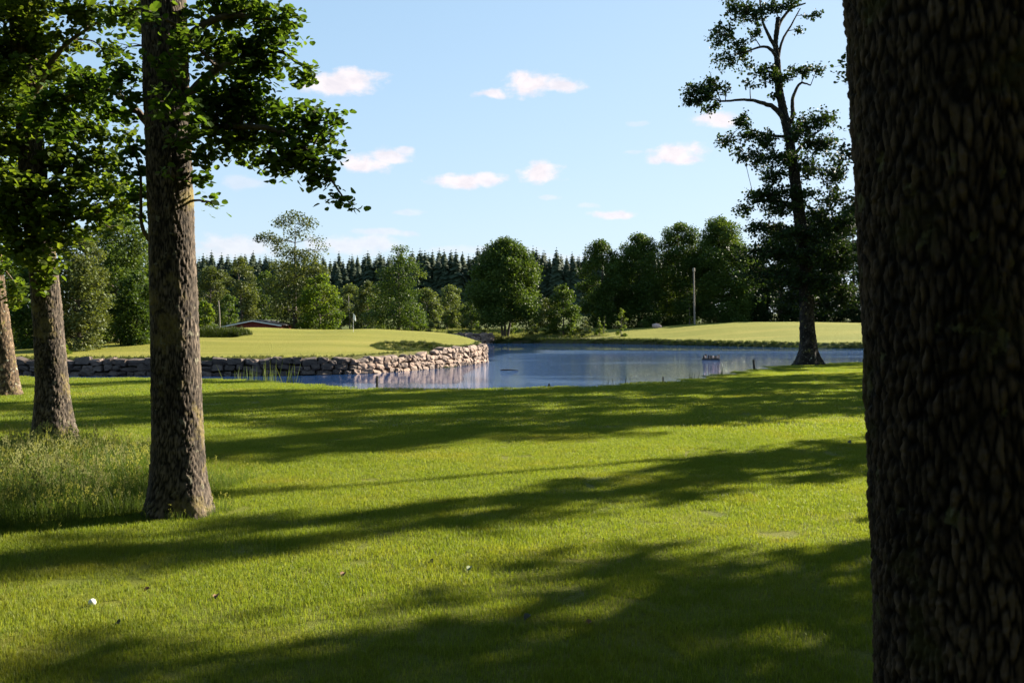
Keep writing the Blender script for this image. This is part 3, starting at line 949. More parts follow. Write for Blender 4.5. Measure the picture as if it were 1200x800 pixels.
# alder 3, at the left edge
Y3 = 23.0
t3 = px_trunk([(9, 462, 30), (7, 440, 26), (2, 400, 24), (-7, 330, 22), (-20, 200, 20), (-35, 0, 17)], Y3)
t3 += [(-13.2, 23.2, 14, .04)]
b3 = (t3[0][0], Y3, tz(t3[0][0], Y3))
t3[0] = (t3[0][0], Y3, b3[2] - .15, t3[0][3])
zs3 = np.concatenate([np.arange(b3[2] - .15, 4, .03), np.arange(4.1, 14, .2)])
bl3 = [(12, 335, 24, 12, 22.6, 1.2), (25, 352, 18, 10, 22.7, 1.0), (0, 315, 24, 12, 22.7, 1.1), (5, 290, 30, 16, 23, 1.0), (-25, 300, 30, 25, 23, 1.2), (20, 270, 26, 14, 23, 1.0), (-10, 240, 40, 30, 23, 1.1), (-20, 150, 50, 50, 23, 1.1), (20, 200, 40, 25, 23.4, .9), (-30, 60, 50, 40, 23, 1.1), (30, 100, 40, 30, 23.4, .9)]
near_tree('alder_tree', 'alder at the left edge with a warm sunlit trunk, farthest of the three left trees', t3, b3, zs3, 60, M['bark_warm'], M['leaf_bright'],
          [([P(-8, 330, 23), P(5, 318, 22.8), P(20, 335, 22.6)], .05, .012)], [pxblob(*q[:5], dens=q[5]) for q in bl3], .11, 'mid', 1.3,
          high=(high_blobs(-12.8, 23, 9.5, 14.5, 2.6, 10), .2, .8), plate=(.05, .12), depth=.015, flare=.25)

# big trunk on the right
RB = (1.165, 2.36, 0.0)
tr = [(1.205, 2.36, -.15, .335), (1.195, 2.36, .2, .305), (1.168, 2.36, .9, .287), (1.130, 2.36, 1.6, .278), (1.082, 2.36, 2.3, .272), (1.02, 2.38, 3.2, .26), (.95, 2.4, 6, .22), (.9, 2.4, 10, .13), (.9, 2.4, 14, .03)]
RB = (tr[0][0], 2.36, tz(1.2, 2.36))
zsr = np.concatenate([np.arange(-.15, .5, .02), np.arange(.5, 2.6, .0042), np.arange(2.62, 4.5, .03), np.arange(4.6, 14, .2)])
hbR = high_blobs(1.3, 2.8, 5.2, 13.5, 3.0, 24)
near_tree('alder_tree', 'massive dark trunk with deeply furrowed bark filling the right edge', tr, RB, zsr, 440, M['bark_big'], M['leaf_near'],
          [([(1.0, 2.4, 4.4), (2.0, 2.9, 5.6), (3.4, 3.4, 6.4)], .08, .015), ([(.95, 2.4, 5.2), (.7, 1.6, 6.4), (.3, .8, 7.4)], .07, .015)],
          [], .1, 'mid', 1, high=(hbR, .17, .9), plate=(.025, .050), depth=.0085, flare=.2, flare_h=.25, lump=.03)

# pond tree, dark against the light
YP = 41.0
tp_ = px_trunk([(947, 425, 19), (947, 405, 17.5), (945, 360, 15.5), (942, 300, 14), (934, 230, 12.5), (926, 170, 10.5), (919, 135, 9), (913, 105, 8.5), (911, 75, 6.5), (909, 50, 5), (912, 20, 4)], YP)
bP = (tp_[0][0], YP, tz(tp_[0][0], YP))
tp_[0] = (tp_[0][0], YP, bP[2] - .25, tp_[0][3])
zsp = np.arange(bP[2] - .25, tp_[-1][2], .06)
limP = [([P(919, 140, 41), P(908, 127, 40.8), P(893, 121, 40.6), P(876, 117, 40.5), P(845, 119, 40.3)], .13, .04),
        ([P(922, 148, 41), P(929, 135, 41.1), P(929, 115, 41.2), P(938, 98, 41.3), P(950, 100, 41.3)], .12, .03),
        ([P(911, 68, 41), P(903, 58, 40.8), P(892, 55, 40.6), P(872, 62, 40.4)], .09, .03),
        ([P(910, 58, 41), P(900, 40, 40.8), P(893, 22, 40.8), P(890, -5, 40.8)], .09, .03),
        ([P(909, 45, 41), P(915, 25, 41.2), P(928, 10, 41.4), P(944, 4, 41.4)], .09, .03),
        ([P(911, 75, 41), P(916, 50, 41.1), P(928, 28, 41.4), P(938, 10, 41.3)], .07, .02),
        ([P(922, 160, 41), P(905, 159, 40.7), P(890, 155, 40.5), P(872, 150, 40.4)], .07, .02),
        ([P(928, 185, 41), P(945, 165, 41.4), P(965, 150, 41.6)], .09, .025),
        ([P(936, 240, 41), P(905, 235, 40.6), P(885, 238, 40.4)], .08, .02),
        ([P(940, 275, 41), P(965, 255, 41.5), P(980, 230, 41.7)], .09, .02),
        ([P(943, 320, 41), P(965, 300, 40.6), P(985, 290, 40.4)], .06, .02)]
blP = [(820, 108, 26, 15, 40.3, 1.2), (808, 118, 16, 12, 40.3, 1.0), (838, 100, 16, 12, 40.3, 1.0), (850, 104, 8, 8, 40.3, .6), (832, 126, 16, 8, 40.3, .8),
       (846, 42, 20, 18, 40.6, .9), (868, 58, 18, 14, 40.6, .9), (846, 72, 18, 12, 40.5, .8), (878, 15, 30, 14, 40.8, 1.0), (856, 10, 14, 12, 40.7, .8), (905, 8, 26, 10, 41, .9), (930, 5, 18, 8, 41.3, .7), (885, 40, 16, 10, 40.6, .6),
       (954, 18, 12, 7, 41.3, .7), (938, 36, 9, 5, 41.3, .6), (895, 86, 22, 11, 40.8, .9), (912, 92, 24, 10, 40.7, 1.0), (940, 82, 26, 9, 41.3, 1.0), (958, 84, 10, 6, 41.4, .7), (880, 100, 14, 8, 40.6, .4), (905, 112, 12, 8, 40.8, .5), (872, 78, 14, 10, 40.6, .5),
       (872, 142, 18, 12, 40.4, .9), (852, 168, 18, 9, 40.4, .9), (872, 180, 24, 10, 40.5, .9), (897, 165, 22, 16, 40.6, .9), (918, 185, 26, 16, 40.3, 1.1), (945, 145, 26, 16, 41.3, .9), (968, 140, 20, 14, 41.6, .8),
       (965, 170, 28, 20, 41.6, .95), (945, 200, 30, 18, 41.2, .9), (980, 200, 20, 24, 41.6, .9), (905, 205, 22, 14, 40.6, .9), (893, 228, 28, 12, 40.4, 1.1), (870, 246, 16, 9, 40.4, 1.0), (915, 243, 32, 14, 40.5, 1.1),
       (970, 232, 26, 18, 41.6, .7), (955, 250, 26, 14, 41, .75), (885, 268, 24, 12, 40.5, 1.0), (920, 275, 36, 14, 40.5, 1.1), (975, 268, 24, 16, 41.4, .9), (905, 298, 42, 15, 40.5, 1.2), (955, 300, 40, 18, 40.6, 1.2), (985, 300, 24, 22, 41, 1.2), (925, 325, 42, 14, 40.5, 1.1), (970, 335, 36, 16, 40.8, 1.2), (885, 322, 26, 14, 40.6, 1.0), (985, 265, 26, 22, 41.8, 1.2), (880, 160, 20, 12, 40.6, .8), (905, 228, 26, 14, 40.6, .9), (940, 228, 26, 14, 40.8, .9), (868, 296, 18, 10, 40.6, .9), (932, 158, 22, 14, 40.8, .8), (955, 275, 30, 16, 40.8, 1.0), (895, 190, 22, 12, 40.6, .8), (975, 310, 32, 20, 41.8, 1.2), (990, 345, 24, 18, 41.5, 1.2), (925, 350, 40, 12, 41.4, 1.0), (965, 358, 36, 12, 41.5, 1.1), (900, 340, 26, 10, 41, .9)]
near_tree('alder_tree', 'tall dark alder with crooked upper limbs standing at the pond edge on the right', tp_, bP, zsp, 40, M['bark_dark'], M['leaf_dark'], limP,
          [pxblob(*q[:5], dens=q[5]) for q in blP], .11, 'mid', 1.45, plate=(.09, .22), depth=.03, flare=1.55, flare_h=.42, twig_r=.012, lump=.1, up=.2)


# trees out on the right whose shadows cross the lawn
def side_tree(label, x, y, H, z0, R, n, dens=1.0, br=(.8, 1.4), leaf=.2, trunk=.2, mat='leaf_near', top=(0, 0)):
    b = (x, y, tz(x, y))
    ctrl = [(x, y, b[2] - .15, trunk), (x + .1, y, b[2] + 2, trunk * .85), (x + .15 + .7 * top[0], y + .1 + .7 * top[1], b[2] + H * .6, trunk * .5), (x + top[0], y + top[1], b[2] + H, .03)]
    zs = np.concatenate([np.arange(b[2] - .15, b[2] + 4, .08), np.arange(b[2] + 4.1, b[2] + H, .3)])
    return near_tree('alder_tree', label, ctrl, b, zs, 28, M['bark_dark'], M[mat], [], [], leaf, 'mid', 1, high=(high_blobs(x + top[0], y + top[1], b[2] + z0, b[2] + H - .5, R, n, dens, br), leaf, .9), plate=(.09, .2), depth=.02, flare=.3)


side_tree('alder out to the right whose crown shades the bottom of the lawn', 12.85, 11.15, 16, 3.0, 2.9, 74)
side_tree('second alder out to the right, its crown thickening the shade at the bottom', 17.45, 14.25, 18, 3.2, 2.7, 66)
side_tree('third alder out to the right behind the others, adding to the foreground shade', 15.3, 11.5, 19, 4.0, 2.8, 40)
side_tree('slender alder out to the right casting the long curved shadow across the lawn', 13.85, 18.0, 12.5, 2.8, .8, 60, br=(.4, .65), leaf=.15)
side_tree('alder out to the right with a high narrow crown beside the slender one', 13.75, 18.6, 13.4, 9.6, .3, 16, br=(.35, .6), leaf=.15, trunk=.1, top=(-.75, 1.2))
side_tree('low young alder out to the right at the foot of the slender alder', 14.3, 19.4, 8, 2.0, .7, 26, br=(.4, .8), leaf=.15)
side_tree('alder out to the right shading the far strip of the lawn', 14.8, 24.9, 16, 3.0, 1.4, 54, br=(.6, 1.1), leaf=.16)
side_tree('younger alder out to the right between taller ones, darkening the right of the lawn', 15.4, 27.9, 12, 2.4, 1.2, 36, br=(.6, 1.1), leaf=.16)
side_tree('alder hidden behind the massive right trunk shading the middle of the lawn', 15.7, 30.9, 17, 3.0, 1.4, 48, br=(.6, 1.1), leaf=.16)
side_tree('alder hidden deep behind the massive right trunk, its shadow streaking the lawn', 24.4, 31.4, 19, 3.0, 1.3, 46, br=(.6, 1.1), leaf=.16)
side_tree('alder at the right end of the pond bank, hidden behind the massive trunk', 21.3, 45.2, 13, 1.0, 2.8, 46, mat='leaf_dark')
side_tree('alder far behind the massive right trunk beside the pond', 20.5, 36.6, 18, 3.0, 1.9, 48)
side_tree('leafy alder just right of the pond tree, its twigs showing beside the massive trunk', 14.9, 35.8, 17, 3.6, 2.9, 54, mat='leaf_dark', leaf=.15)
def sky_blocker_trees():  # unseen trees added behind and beside the camera to block sky fill
    spots = [(-9, -9), (-4, -10.5), (1.5, -12), (6.5, -10), (11.5, -8.5), (16, -5), (-14.5, -7), (-18.5, -1.5), (-20, 4.5), (-23.5, 10.5), (19.5, .5), (-12, -14), (4, -17), (12, -15)]
    for i, (x, y) in enumerate(spots):
        far_tree('broadleaf_tree', 'unseen leafy tree added around the viewpoint to block sky light', 600 + F * x / (y if abs(y) > .6 else .6), 0, 0, 0, y, 'leaf_far', 'round', .42, .9, 34, .0, group='unseen trees added to block sky light', world=(x, y, 13.5, 3.4))


for i, (x, y, R_) in enumerate(((-6.5, -3.5, 3.4), (-11, 3.5, 3.2), (1.5, -7, 3.6), (7.5, -4.5, 3.4), (-15, -4, 3.6), (9.5, 2.5, 3.0), (-3, -13, 3.8), (-16.5, 9.5, 3.2), (14, -1, 3.2))):  # unseen alders added to darken the fill on trunks and shadowed grass
    o_ = side_tree('unseen alder added around the viewpoint to cut the sky fill', x, y, 14, 4.2, R_, 40, leaf=.24, br=(1.1, 1.7))
    o_['group'] = 'unseen alders added to cut the sky fill'


# --- trees across the pond
def far_tree(name, label, px, top, base, half, Y, mat='leaf_far', profile='oval', leaf=.30, cover=1.0, n=26, clear=.1, bark='bark_far', stems=1, lean=0.0, group=None, tone=.5, cat='tree', low=0.0, rb=1.0, spots=None, world=None):
    x = (px - 600) / F * Y
    gz = tz(x, Y)
    ztop = CAM_H - (top - HY) / F * Y
    H = ztop - gz
    R = half * Y / F
    if world:
        x, Y, H, R = world
        gz = tz(x, Y)
    b = (x, Y, gz)
    root = tag(empty(name, b), label, cat, group)
    tb = MB()
    sk = []
    for s in range(stems):
        dx = (s - (stems - 1) / 2) * .8
        pth = smooth_path([(dx * .4, 0, -.2), (dx * 1.2 + rng.normal(0, .1), rng.normal(0, .2), H * .35), (dx * 1.8 + lean + rng.normal(0, .2), rng.normal(0, .3), H * .93)], 14)
        r0 = .022 * H * (1 if stems == 1 else .7)
        rr = np.linspace(1, .08, 14) * r0
        tube(tb, pth, rr, 7)
        sk.append(np.hstack([pth, rr[:, None]]))
    skel = np.vstack(sk)
    crown, tw = MB(), MB()
    blobs = []
    for i in range(n):
        f = clear + (1 - clear) * ((i + rng.random()) / n)
        if profile == 'oval': w = (.82 + .4 * f) if f < .42 else max(0, 1 - ((f - .42) / .62) ** 2.2) ** .55
        elif profile == 'round': w = (.78 + .5 * f) if f < .4 else max(0, 1 - ((f - .4) / .62) ** 2.4) ** .5
        elif profile == 'cone': w = (1 - f) ** .8 + .06
        elif profile == 'airy': w = (.95 if f < .45 else (.55 if f < .62 else .8 * math.sin(math.pi * (f - .5) / .55)))
        elif profile == 'column': w = .8 * math.sin(math.pi * min(1, .2 + .78 * f)) ** .4
        else: w = 1 - .3 * f
        w = max(w, .10)
        br = R * rng.uniform(.26, .42) * (.6 + .5 * w) * rb
        th = i * 2.399 + rng.uniform(-.5, .5)
        q = max(0, R * w - br * .75) * math.sqrt(rng.uniform(.35, 1.0))
        z = f * H - br * .35
        blobs.append((np.array([q * math.cos(th) + lean * f, q * math.sin(th), z]), np.array([br, br, br * rng.uniform(.6, .85)]), rng.uniform(.75, 1.25)))
    if spots:
        blobs = []
        for q in spots:
            c_ = at(q[0], q[1], Y) - np.array(b)
            c_[1] = rng.uniform(-.5, .5) * q[2] * Y / F
            blobs.append((c_, np.array([q[2], (q[2] + q[3]) / 2, q[3]]) * Y / F, q[4] if len(q) > 4 else 1.0))
    top_ = R * .2
    if not spots: blobs.append((np.array([lean, 0, H - top_ * .8]), np.array([top_ * .8, top_ * .8, top_]), 1.0))
    for c, r, dn in blobs:
        s = skel[np.argmin(np.linalg.norm(skel[:, :3] - c, axis=1) + np.clip(skel[:, 2] - c[2], 0, None))]
        tube(tb, smooth_path([s[:3], (s[:3] + c) / 2 + [0, 0, .2], c], 5), np.linspace(min(.1, s[3] * .6), .02, 5), 4, cap=False)
        m = int(max(24, dn * cover * 4.2 * math.pi * r[0] * r[2] / (leaf ** 2 * .5)))
        pos = c + in_ellipsoid(m, .42) * r * (1 + .12 * rng.normal(size=(m, 1)))
        leaves(crown, pos, leaf, 'far', up=.3, tone=np.clip(rng.normal(tone, .13), .1, .9))
    tb.build('trunk', M[bark], root, smooth=True)
    crown.build('crown', M[mat], root)
    return root


T = far_tree
sky_blocker_trees()
T('broadleaf_tree', 'large round-headed tree on three close stems, standing alone at the far end of the pond', 592, 282, 391, 47, 149, 'leaf_far', 'round', .27, 1.3, 50, .25, stems=3, tone=.40)
T('broadleaf_tree', 'tall ragged tree with an open crown behind the red house', 346, 246, 386, 52, 108, 'leaf_grey', 'airy', .22, .8, tone=.5,
  spots=[(345, 255, 16, 8, .7), (332, 262, 14, 9, .7), (362, 263, 15, 9, .7), (312, 277, 12, 7, .9), (325, 284, 16, 8, .9), (303, 280, 7, 5, .8), (350, 275, 18, 8, .5), (372, 283, 12, 9, .3), (380, 292, 9, 7, .2), (338, 296, 18, 8, .9), (355, 300, 22, 9, 1.1),
         (330, 312, 18, 10, 1), (358, 315, 22, 10, 1.1), (340, 328, 24, 11, 1.1), (375, 318, 14, 10, .8), (320, 335, 14, 12, 1), (365, 335, 22, 12, 1.1), (340, 348, 26, 12, 1.1), (378, 350, 18, 12, 1.1), (325, 362, 18, 12, 1.1), (352, 368, 26, 12, 1.2), (385, 370, 16, 12, 1.1), (335, 380, 22, 8, 1.1), (365, 381, 24, 7, 1.1)])
T('broadleaf_tree', 'bright bushy tree at the foot of the tall ragged tree', 374, 322, 388, 30, 104, 'leaf_bright', 'oval', .22, 1.1, 22, .0)
T('broadleaf_tree', 'slender upright tree with a leafy tuft on top, behind the golf flag', 467, 287, 388, 34, 128, 'leaf_far', 'cone', .24, .85, tone=.45,
  spots=[(470, 293, 12, 6, .8), (474, 304, 15, 7, .8), (462, 303, 9, 6, .6), (466, 316, 16, 8, 1), (486, 314, 12, 7, .6), (452, 320, 12, 8, .9), (470, 330, 22, 9, 1), (493, 322, 10, 6, .5), (450, 338, 16, 10, 1.1), (475, 345, 20, 10, 1), (448, 354, 20, 11, 1.2), (472, 360, 22, 10, 1), (445, 371, 22, 10, 1.2), (474, 375, 20, 9, 1), (492, 372, 10, 10, .9), (460, 382, 28, 6, 1)])
T('broadleaf_tree', 'small round tree with a pale stem, right of the large round-headed tree', 660, 334, 389, 21, 150, 'leaf_far', 'round', .26, 1.2, 24, .08, tone=.5)
T('broadleaf_tree', 'dark tall tree at the left end of the row behind the pond', 706, 281, 388, 33, 172, 'leaf_far', 'oval', .30, 1.3, 34, .0, tone=.3)
T('broadleaf_tree', 'dense tree second from the left in the tall row behind the pond', 749, 275, 387, 36, 174, 'leaf_far', 'oval', .30, 1.3, 34, .0, tone=.4)
T('broadleaf_tree', 'dense dark tree in the tall row, just left of the wooden pole', 796, 261, 385, 38, 176, 'leaf_far', 'oval', .30, 1.3, 38, .0, tone=.32)
T('broadleaf_tree', 'tallest lit tree of the row, right behind the wooden pole', 846, 255, 384, 42, 172, 'leaf_far', 'oval', .30, 1.3, 44, .0, tone=.48)
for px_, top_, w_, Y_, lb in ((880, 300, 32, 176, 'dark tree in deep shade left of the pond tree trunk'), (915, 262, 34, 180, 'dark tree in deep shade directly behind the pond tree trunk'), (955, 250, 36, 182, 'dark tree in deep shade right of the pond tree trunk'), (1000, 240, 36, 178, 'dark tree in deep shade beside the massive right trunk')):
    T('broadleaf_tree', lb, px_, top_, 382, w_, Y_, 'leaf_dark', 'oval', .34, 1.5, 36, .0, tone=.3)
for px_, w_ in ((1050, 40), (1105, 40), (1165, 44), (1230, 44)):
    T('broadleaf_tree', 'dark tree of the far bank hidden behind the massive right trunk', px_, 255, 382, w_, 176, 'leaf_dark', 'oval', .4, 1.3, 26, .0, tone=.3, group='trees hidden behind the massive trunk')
# left of the house
for px_, top_, w_, Y_, mt, pr, lb in (
        (248, 312, 30, 150, 'leaf_grey', 'oval', 'hazy green tree just right of the mossy trunk, beyond the green'),
        (282, 301, 26, 146, 'leaf_grey', 'oval', 'pointed leafy tree behind the red house gable'),
        (312, 318, 22, 150, 'leaf_far', 'oval', 'dark green tree between the red house and the tall ragged tree'),
        (240, 352, 16, 112, 'leaf_bright', 'oval', 'bright low tree peeping out right of the mossy trunk'),
        (268, 345, 16, 132, 'leaf_far', 'round', 'small dark tree behind the pale pole'),
        (410, 335, 24, 165, 'leaf_birch', 'oval', 'pale birch left of the slender upright tree'),
        (432, 330, 22, 160, 'leaf_grey', 'oval', 'grey green tree close behind the golf flag'),
        (500, 338, 22, 170, 'leaf_birch', 'oval', 'pale birch just right of the slender upright tree'),
        (527, 334, 24, 175, 'leaf_birch', 'oval', 'pale tan birch midway to the large round-headed tree'),
        (485, 352, 18, 150, 'leaf_far', 'oval', 'dark low tree beside the pale birches'),
        (552, 352, 16, 168, 'leaf_far', 'oval', 'dark bushy tree tucked left of the large round-headed tree'),
        (640, 350, 18, 185, 'leaf_grey', 'oval', 'grey green tree in the gap right of the large round-headed tree')):
    T('broadleaf_tree', lb, px_, top_, 388, w_, Y_, mt, pr, .27, 1.15, 24, .0, bark='bark_birch' if 'birch' in lb else 'bark_far')
# the leafy group behind the two left trunks
for px_, top_, base_, w_, Y_, mt, tn, lb in (
        (136, 238, 403, 52, 66, 'leaf_far', .6, 'broad leafy tree between the second and the mossy trunk'),
        (92, 268, 404, 42, 58, 'leaf_grey', .65, 'pale leafy tree hanging over the grass right of the second trunk'),
        (158, 318, 402, 30, 62, 'leaf_far', .35, 'dark low tree close against the left side of the mossy trunk'),
        (45, 300, 408, 38, 64, 'leaf_far', .35, 'dark tree behind the second trunk'),
        (0, 290, 410, 40, 66, 'leaf_far', .4, 'dark tree at the left edge behind the warm trunk'),
        (190, 290, 400, 34, 92, 'leaf_far', .4, 'tree hidden straight behind the mossy trunk')):
    T('broadleaf_tree', lb, px_, top_, base_, w_, Y_, mt, 'round', .16, 1.15, 36, .0, tone=tn)

# bushes and saplings
for px_, top_, w_, Y_, mt, pr, lb in (
        (702, 372, 7, 150, 'leaf_bright', 'cone', 'small pointed shrub left of the two bright saplings'),
        (708, 371, 5, 149, 'leaf_bright', 'cone', 'thin bright sapling beside the pointed shrub'),
        (686, 376, 9, 148, 'leaf_grey', 'round', 'round greyish bush right of the small round tree'),
        (672, 374, 8, 148, 'leaf_bright', 'oval', 'bright bush under the small round tree'),
        (728, 361, 9, 146, 'leaf_bright', 'oval', 'taller bright sapling standing before the dark row'),
        (808, 345, 7, 164, 'leaf_bright', 'cone', 'bright sapling left of the wooden pole'),
        (600, 377, 7, 153, 'leaf_bright', 'oval', 'bright bush against the right stem of the large round-headed tree'),
        (565, 374, 9, 151, 'leaf_birch', 'oval', 'pale bush above the short far wall'),
        (548, 372, 9, 146, 'leaf_birch', 'round', 'pale bush behind the dark log pile'),
        (525, 370, 9, 142, 'leaf_bright', 'oval', 'bright bush left of the dark log pile'),
        (508, 374, 10, 140, 'leaf_grey', 'round', 'greyish bush on the skyline of the green'),
        (624, 377, 9, 151, 'leaf_birch', 'oval', 'pale bush in the dry grass right of the large tree'),
        (642, 380, 8, 152, 'leaf_bright', 'round', 'low bright bush in the dry grass'),
        (483, 372, 8, 120, 'leaf_bright', 'oval', 'bright bush at the foot of the slender upright tree'),
        (72, 404, 14, 54, 'leaf_bright', 'round', 'low bright bush beside the second trunk near the water'),
        (754, 374, 8, 166, 'leaf_far', 'round', 'dark low bush at the foot of the tall row')):
    T('shrub', lb, px_, top_, 390, w_, Y_, mt, pr, .17 if Y_ > 100 else .09, 1.3, 9, .0, tone=.6, cat='bush')


# --- spruce wood on the hill
def spruce_mesh(k):
    mb = MB()
    H = 1.0
    tube(mb, [(0, 0, -.03), (0, 0, .5), (0, 0, 1)], [.012, .008, .001], 5, a=.2)
    for i in range(34):
        f = .04 + .955 * (i / 33)
        R = .29 * (1 - f) ** .68 + .001
        nb = 11 if f < .8 else 7
        for j in range(nb):
            th = j / nb * 6.283 + rng.uniform(-.4, .4) + i
            r = R * rng.uniform(.65, 1.2)
            d = np.array([math.cos(th), math.sin(th), 0])
            s = np.array([-d[1], d[0], 0])
            z = f * H
            w = r * .55
            up = rng.uniform(.0, .02)
            mb.add([d * .0 + [0, 0, z], d * r * .55 + s * w + [0, 0, z - r * .65], d * r + [0, 0, z - r * 1.05 + up], d * r * .55 - s * w + [0, 0, z - r * .68]], [[0, 1, 2, 3]], np.clip(rng.normal(.45, .2), 0, 1))
    return mb.mesh('spruce_tree', M['needle'])


SP = [spruce_mesh(k) for k in range(4)]
cnt = 0
for row, (Y_, h0) in enumerate(((318, 18.5), (328, 19.5), (340, 20.5))):
    x = -136.0 + row
    while x < 62:
        if row == 0 and False: pass
        px_ = 600 + F * x / Y_
        hmul = np.interp(px_, [200, 240, 380, 470, 560, 625, 680, 760], [1.0, 1.02, .98, 1.06, 1.08, 1.10, 1.0, .95])
        yy = Y_ + rng.uniform(-4, 4)
        o = bpy.data.objects.new('spruce_tree', SP[cnt % 4])
        COL.objects.link(o)
        h = h0 * hmul * (.84 + .3 * rng.beta(2.5, 2))
        o.location = (x, yy, tz(x, yy))
        w = h * rng.uniform(.85, 1.15)
        o.scale = (w, w, h)
        o.rotation_euler = (0, 0, rng.uniform(0, 6.28))
        tag(o, 'dark spruce of the dense conifer wood closing the far side', 'spruce', 'spruces of the far wood')
        cnt += 1
        x += rng.uniform(1.5, 2.5)

# ------------------------------------------------------------------ small things
# utility pole
Y_ = 160.0
x = (813 - 600) / F * Y_
b = (x, Y_, tz(x, Y_))
root = tag(empty('utility_pole', b), 'bare weathered wooden pole with a capped top, on the rise before the tall trees', 'pole')
ztop = CAM_H - (314 - HY) / F * Y_ - b[2]
mb = MB(); tube(mb, smooth_path([(.15, 0, -.3), (.05, 0, ztop * .5), (0, 0, ztop - .55)], 10), np.linspace(.15, .12, 10), 12); mb.build('post', M['wood_grey'], root, smooth=True)
mb = MB(); tube(mb, [(0, 0, ztop - .6), (0, 0, ztop - .55), (0, 0, ztop - .12), (0, 0, ztop)], [.13, .21, .21, .12], 12); mb.build('cap', M['wood_grey'], root)
mb = MB(); tube(mb, [(-.02, -.20, ztop - .42), (-.02, -.30, ztop - .42)], [.05, .05], 8); mb.build('insulator', M['white'], root)

# golf flag on the green
Y_ = 72.0
x = (414 - 600) / F * Y_
b = (x, Y_, tz(x, Y_))
root = tag(empty('golf_flag', b), 'thin golf flagstick with a small white flag on the raised green', 'golf flag')
zt = CAM_H - (367 - HY) / F * Y_ - b[2]
mb = MB(); tube(mb, [(0, 0, -.1), (0, 0, zt)], [.012, .009], 8); mb.build('stick', M['white'], root)
mb = MB()
n = 9
g = np.linspace(0, 1, n)
for sgn, off in ((1, .004), (-1, -.004)):
    V = []
    for a_ in g:
        for b_ in g:
            V.append((.015 + .15 * a_ + .03 * a_ * b_, off + .04 * math.sin(6 * a_ + 2 * b_) * a_, zt - .02 - .42 * b_ - .16 * a_))
    q = [[i * n + j, i * n + j + 1, (i + 1) * n + j + 1, (i + 1) * n + j][::sgn] for i in range(n - 1) for j in range(n - 1)]
    mb.add(V, q)
mb.build('flag', M['flag'], root, smooth=True)

# pale pole
Y_ = 84.0
x = (257 - 600) / F * Y_
b = (x, Y_, tz(x, Y_))
zt = CAM_H - (353 - HY) / F * Y_ - b[2]
root = tag(empty('pole', b), 'thin pale pole sticking up left of the red house', 'pole')
mb = MB(); tube(mb, smooth_path([(.05, 0, -.2), (.03, 0, zt * .5), (-.06, 0, zt)], 6), np.linspace(.06, .045, 6), 8); mb.build('post', M['wood_grey'], root, smooth=True)
mb = MB(); tube(mb, [(-.06, 0, zt - .02), (-.06, 0, zt + .06)], [.055, .03], 8); mb.build('cap', M['wood_grey'], root)


# red house
def boxm(mb, c, h):
    v = [(c[0] + sx * h[0], c[1] + sy * h[1], c[2] + sz * h[2]) for sx in (-1, 1) for sy in (-1, 1) for sz in (-1, 1)]
    mb.add(v, [[0, 1, 3, 2], [4, 6, 7, 5], [0, 4, 5, 1], [2, 3, 7, 6], [0, 2, 6, 4], [1, 5, 7, 3]])


Y_ = 104.0
hx = (295 - 600) / F * Y_
b = (hx, Y_, tz(hx, Y_))
root = tag(empty('red_house', b), 'low red wooden house with a dark roof and white eaves, mostly hidden by the green', 'house')
zr = CAM_H - (375.5 - HY) / F * Y_ - b[2]
ze = CAM_H - (380.6 - HY) / F * Y_ - b[2]
wl, wr = -2.9, 2.75
rg = .15
mb = MB()
D = 4.0
mb.add([(wl, 0, -.3), (wr, 0, -.3), (wr, 0, ze), (rg, 0, zr - .06), (wl, 0, ze - .12), (wl, 2 * D, -.3), (wr, 2 * D, -.3), (wr, 2 * D, ze), (rg, 2 * D, zr - .06), (wl, 2 * D, ze - .12)],
       [[0, 1, 2, 4]])
mb.add([(wl, 0, -.3), (wr, 0, -.3), (wr, 0, ze), (rg, 0, zr - .06), (wl, 0, ze - .12), (wl, 2 * D, -.3), (wr, 2 * D, -.3), (wr, 2 * D, ze), (rg, 2 * D, zr - .06), (wl, 2 * D, ze - .12)],
       [[1, 6, 7, 2], [5, 0, 4, 9]])
mb.add([(wl, 0, ze - .12), (wr, 0, ze), (rg, 0, zr - .06), (wl, 2 * D, ze - .12), (wr, 2 * D, ze), (rg, 2 * D, zr - .06)], [[0, 1, 2], [3, 5, 4]])
mb.add([(wl, 2 * D, -.3), (wr, 2 * D, -.3), (wr, 2 * D, ze), (wl, 2 * D, ze - .12)], [[0, 3, 2, 1]])
mb.build('wall', M['red_wall'], root)
mb = MB()
for (x0, z0, x1, z1) in ((wl - .7, ze - .28, rg, zr), (rg, zr, wr + .45, ze - .06)):
    v = [(x0, -.35, z0), (x1, -.35, z1), (x1, 2 * D + .35, z1), (x0, 2 * D + .35, z0)]
    v2 = [(p, q, r + .09) for p, q, r in v]
    mb.add(v + v2, [[3, 2, 1, 0], [4, 5, 6, 7], [0, 1, 5, 4], [1, 2, 6, 5], [2, 3, 7, 6], [3, 0, 4, 7]])
roof = mb.build('roof', M['roof'], root)
mb = MB()
for (x0, z0, x1, z1) in ((wl - .7, ze - .28, rg, zr), (rg, zr, wr + .45, ze - .06)):
    v = [(x0, -.40, z0 - .10), (x1, -.40, z1 - .10), (x1, -.40, z1 + .02), (x0, -.40, z0 + .02)]
    v2 = [(p, q + .045, r) for p, q, r in v]
    mb.add(v + v2, [[0, 1, 2, 3], [7, 6, 5, 4], [0, 4, 5, 1], [1, 5, 6, 2], [2, 6, 7, 3], [3, 7, 4, 0]])
mb.build('fascia', M['white'], roof)
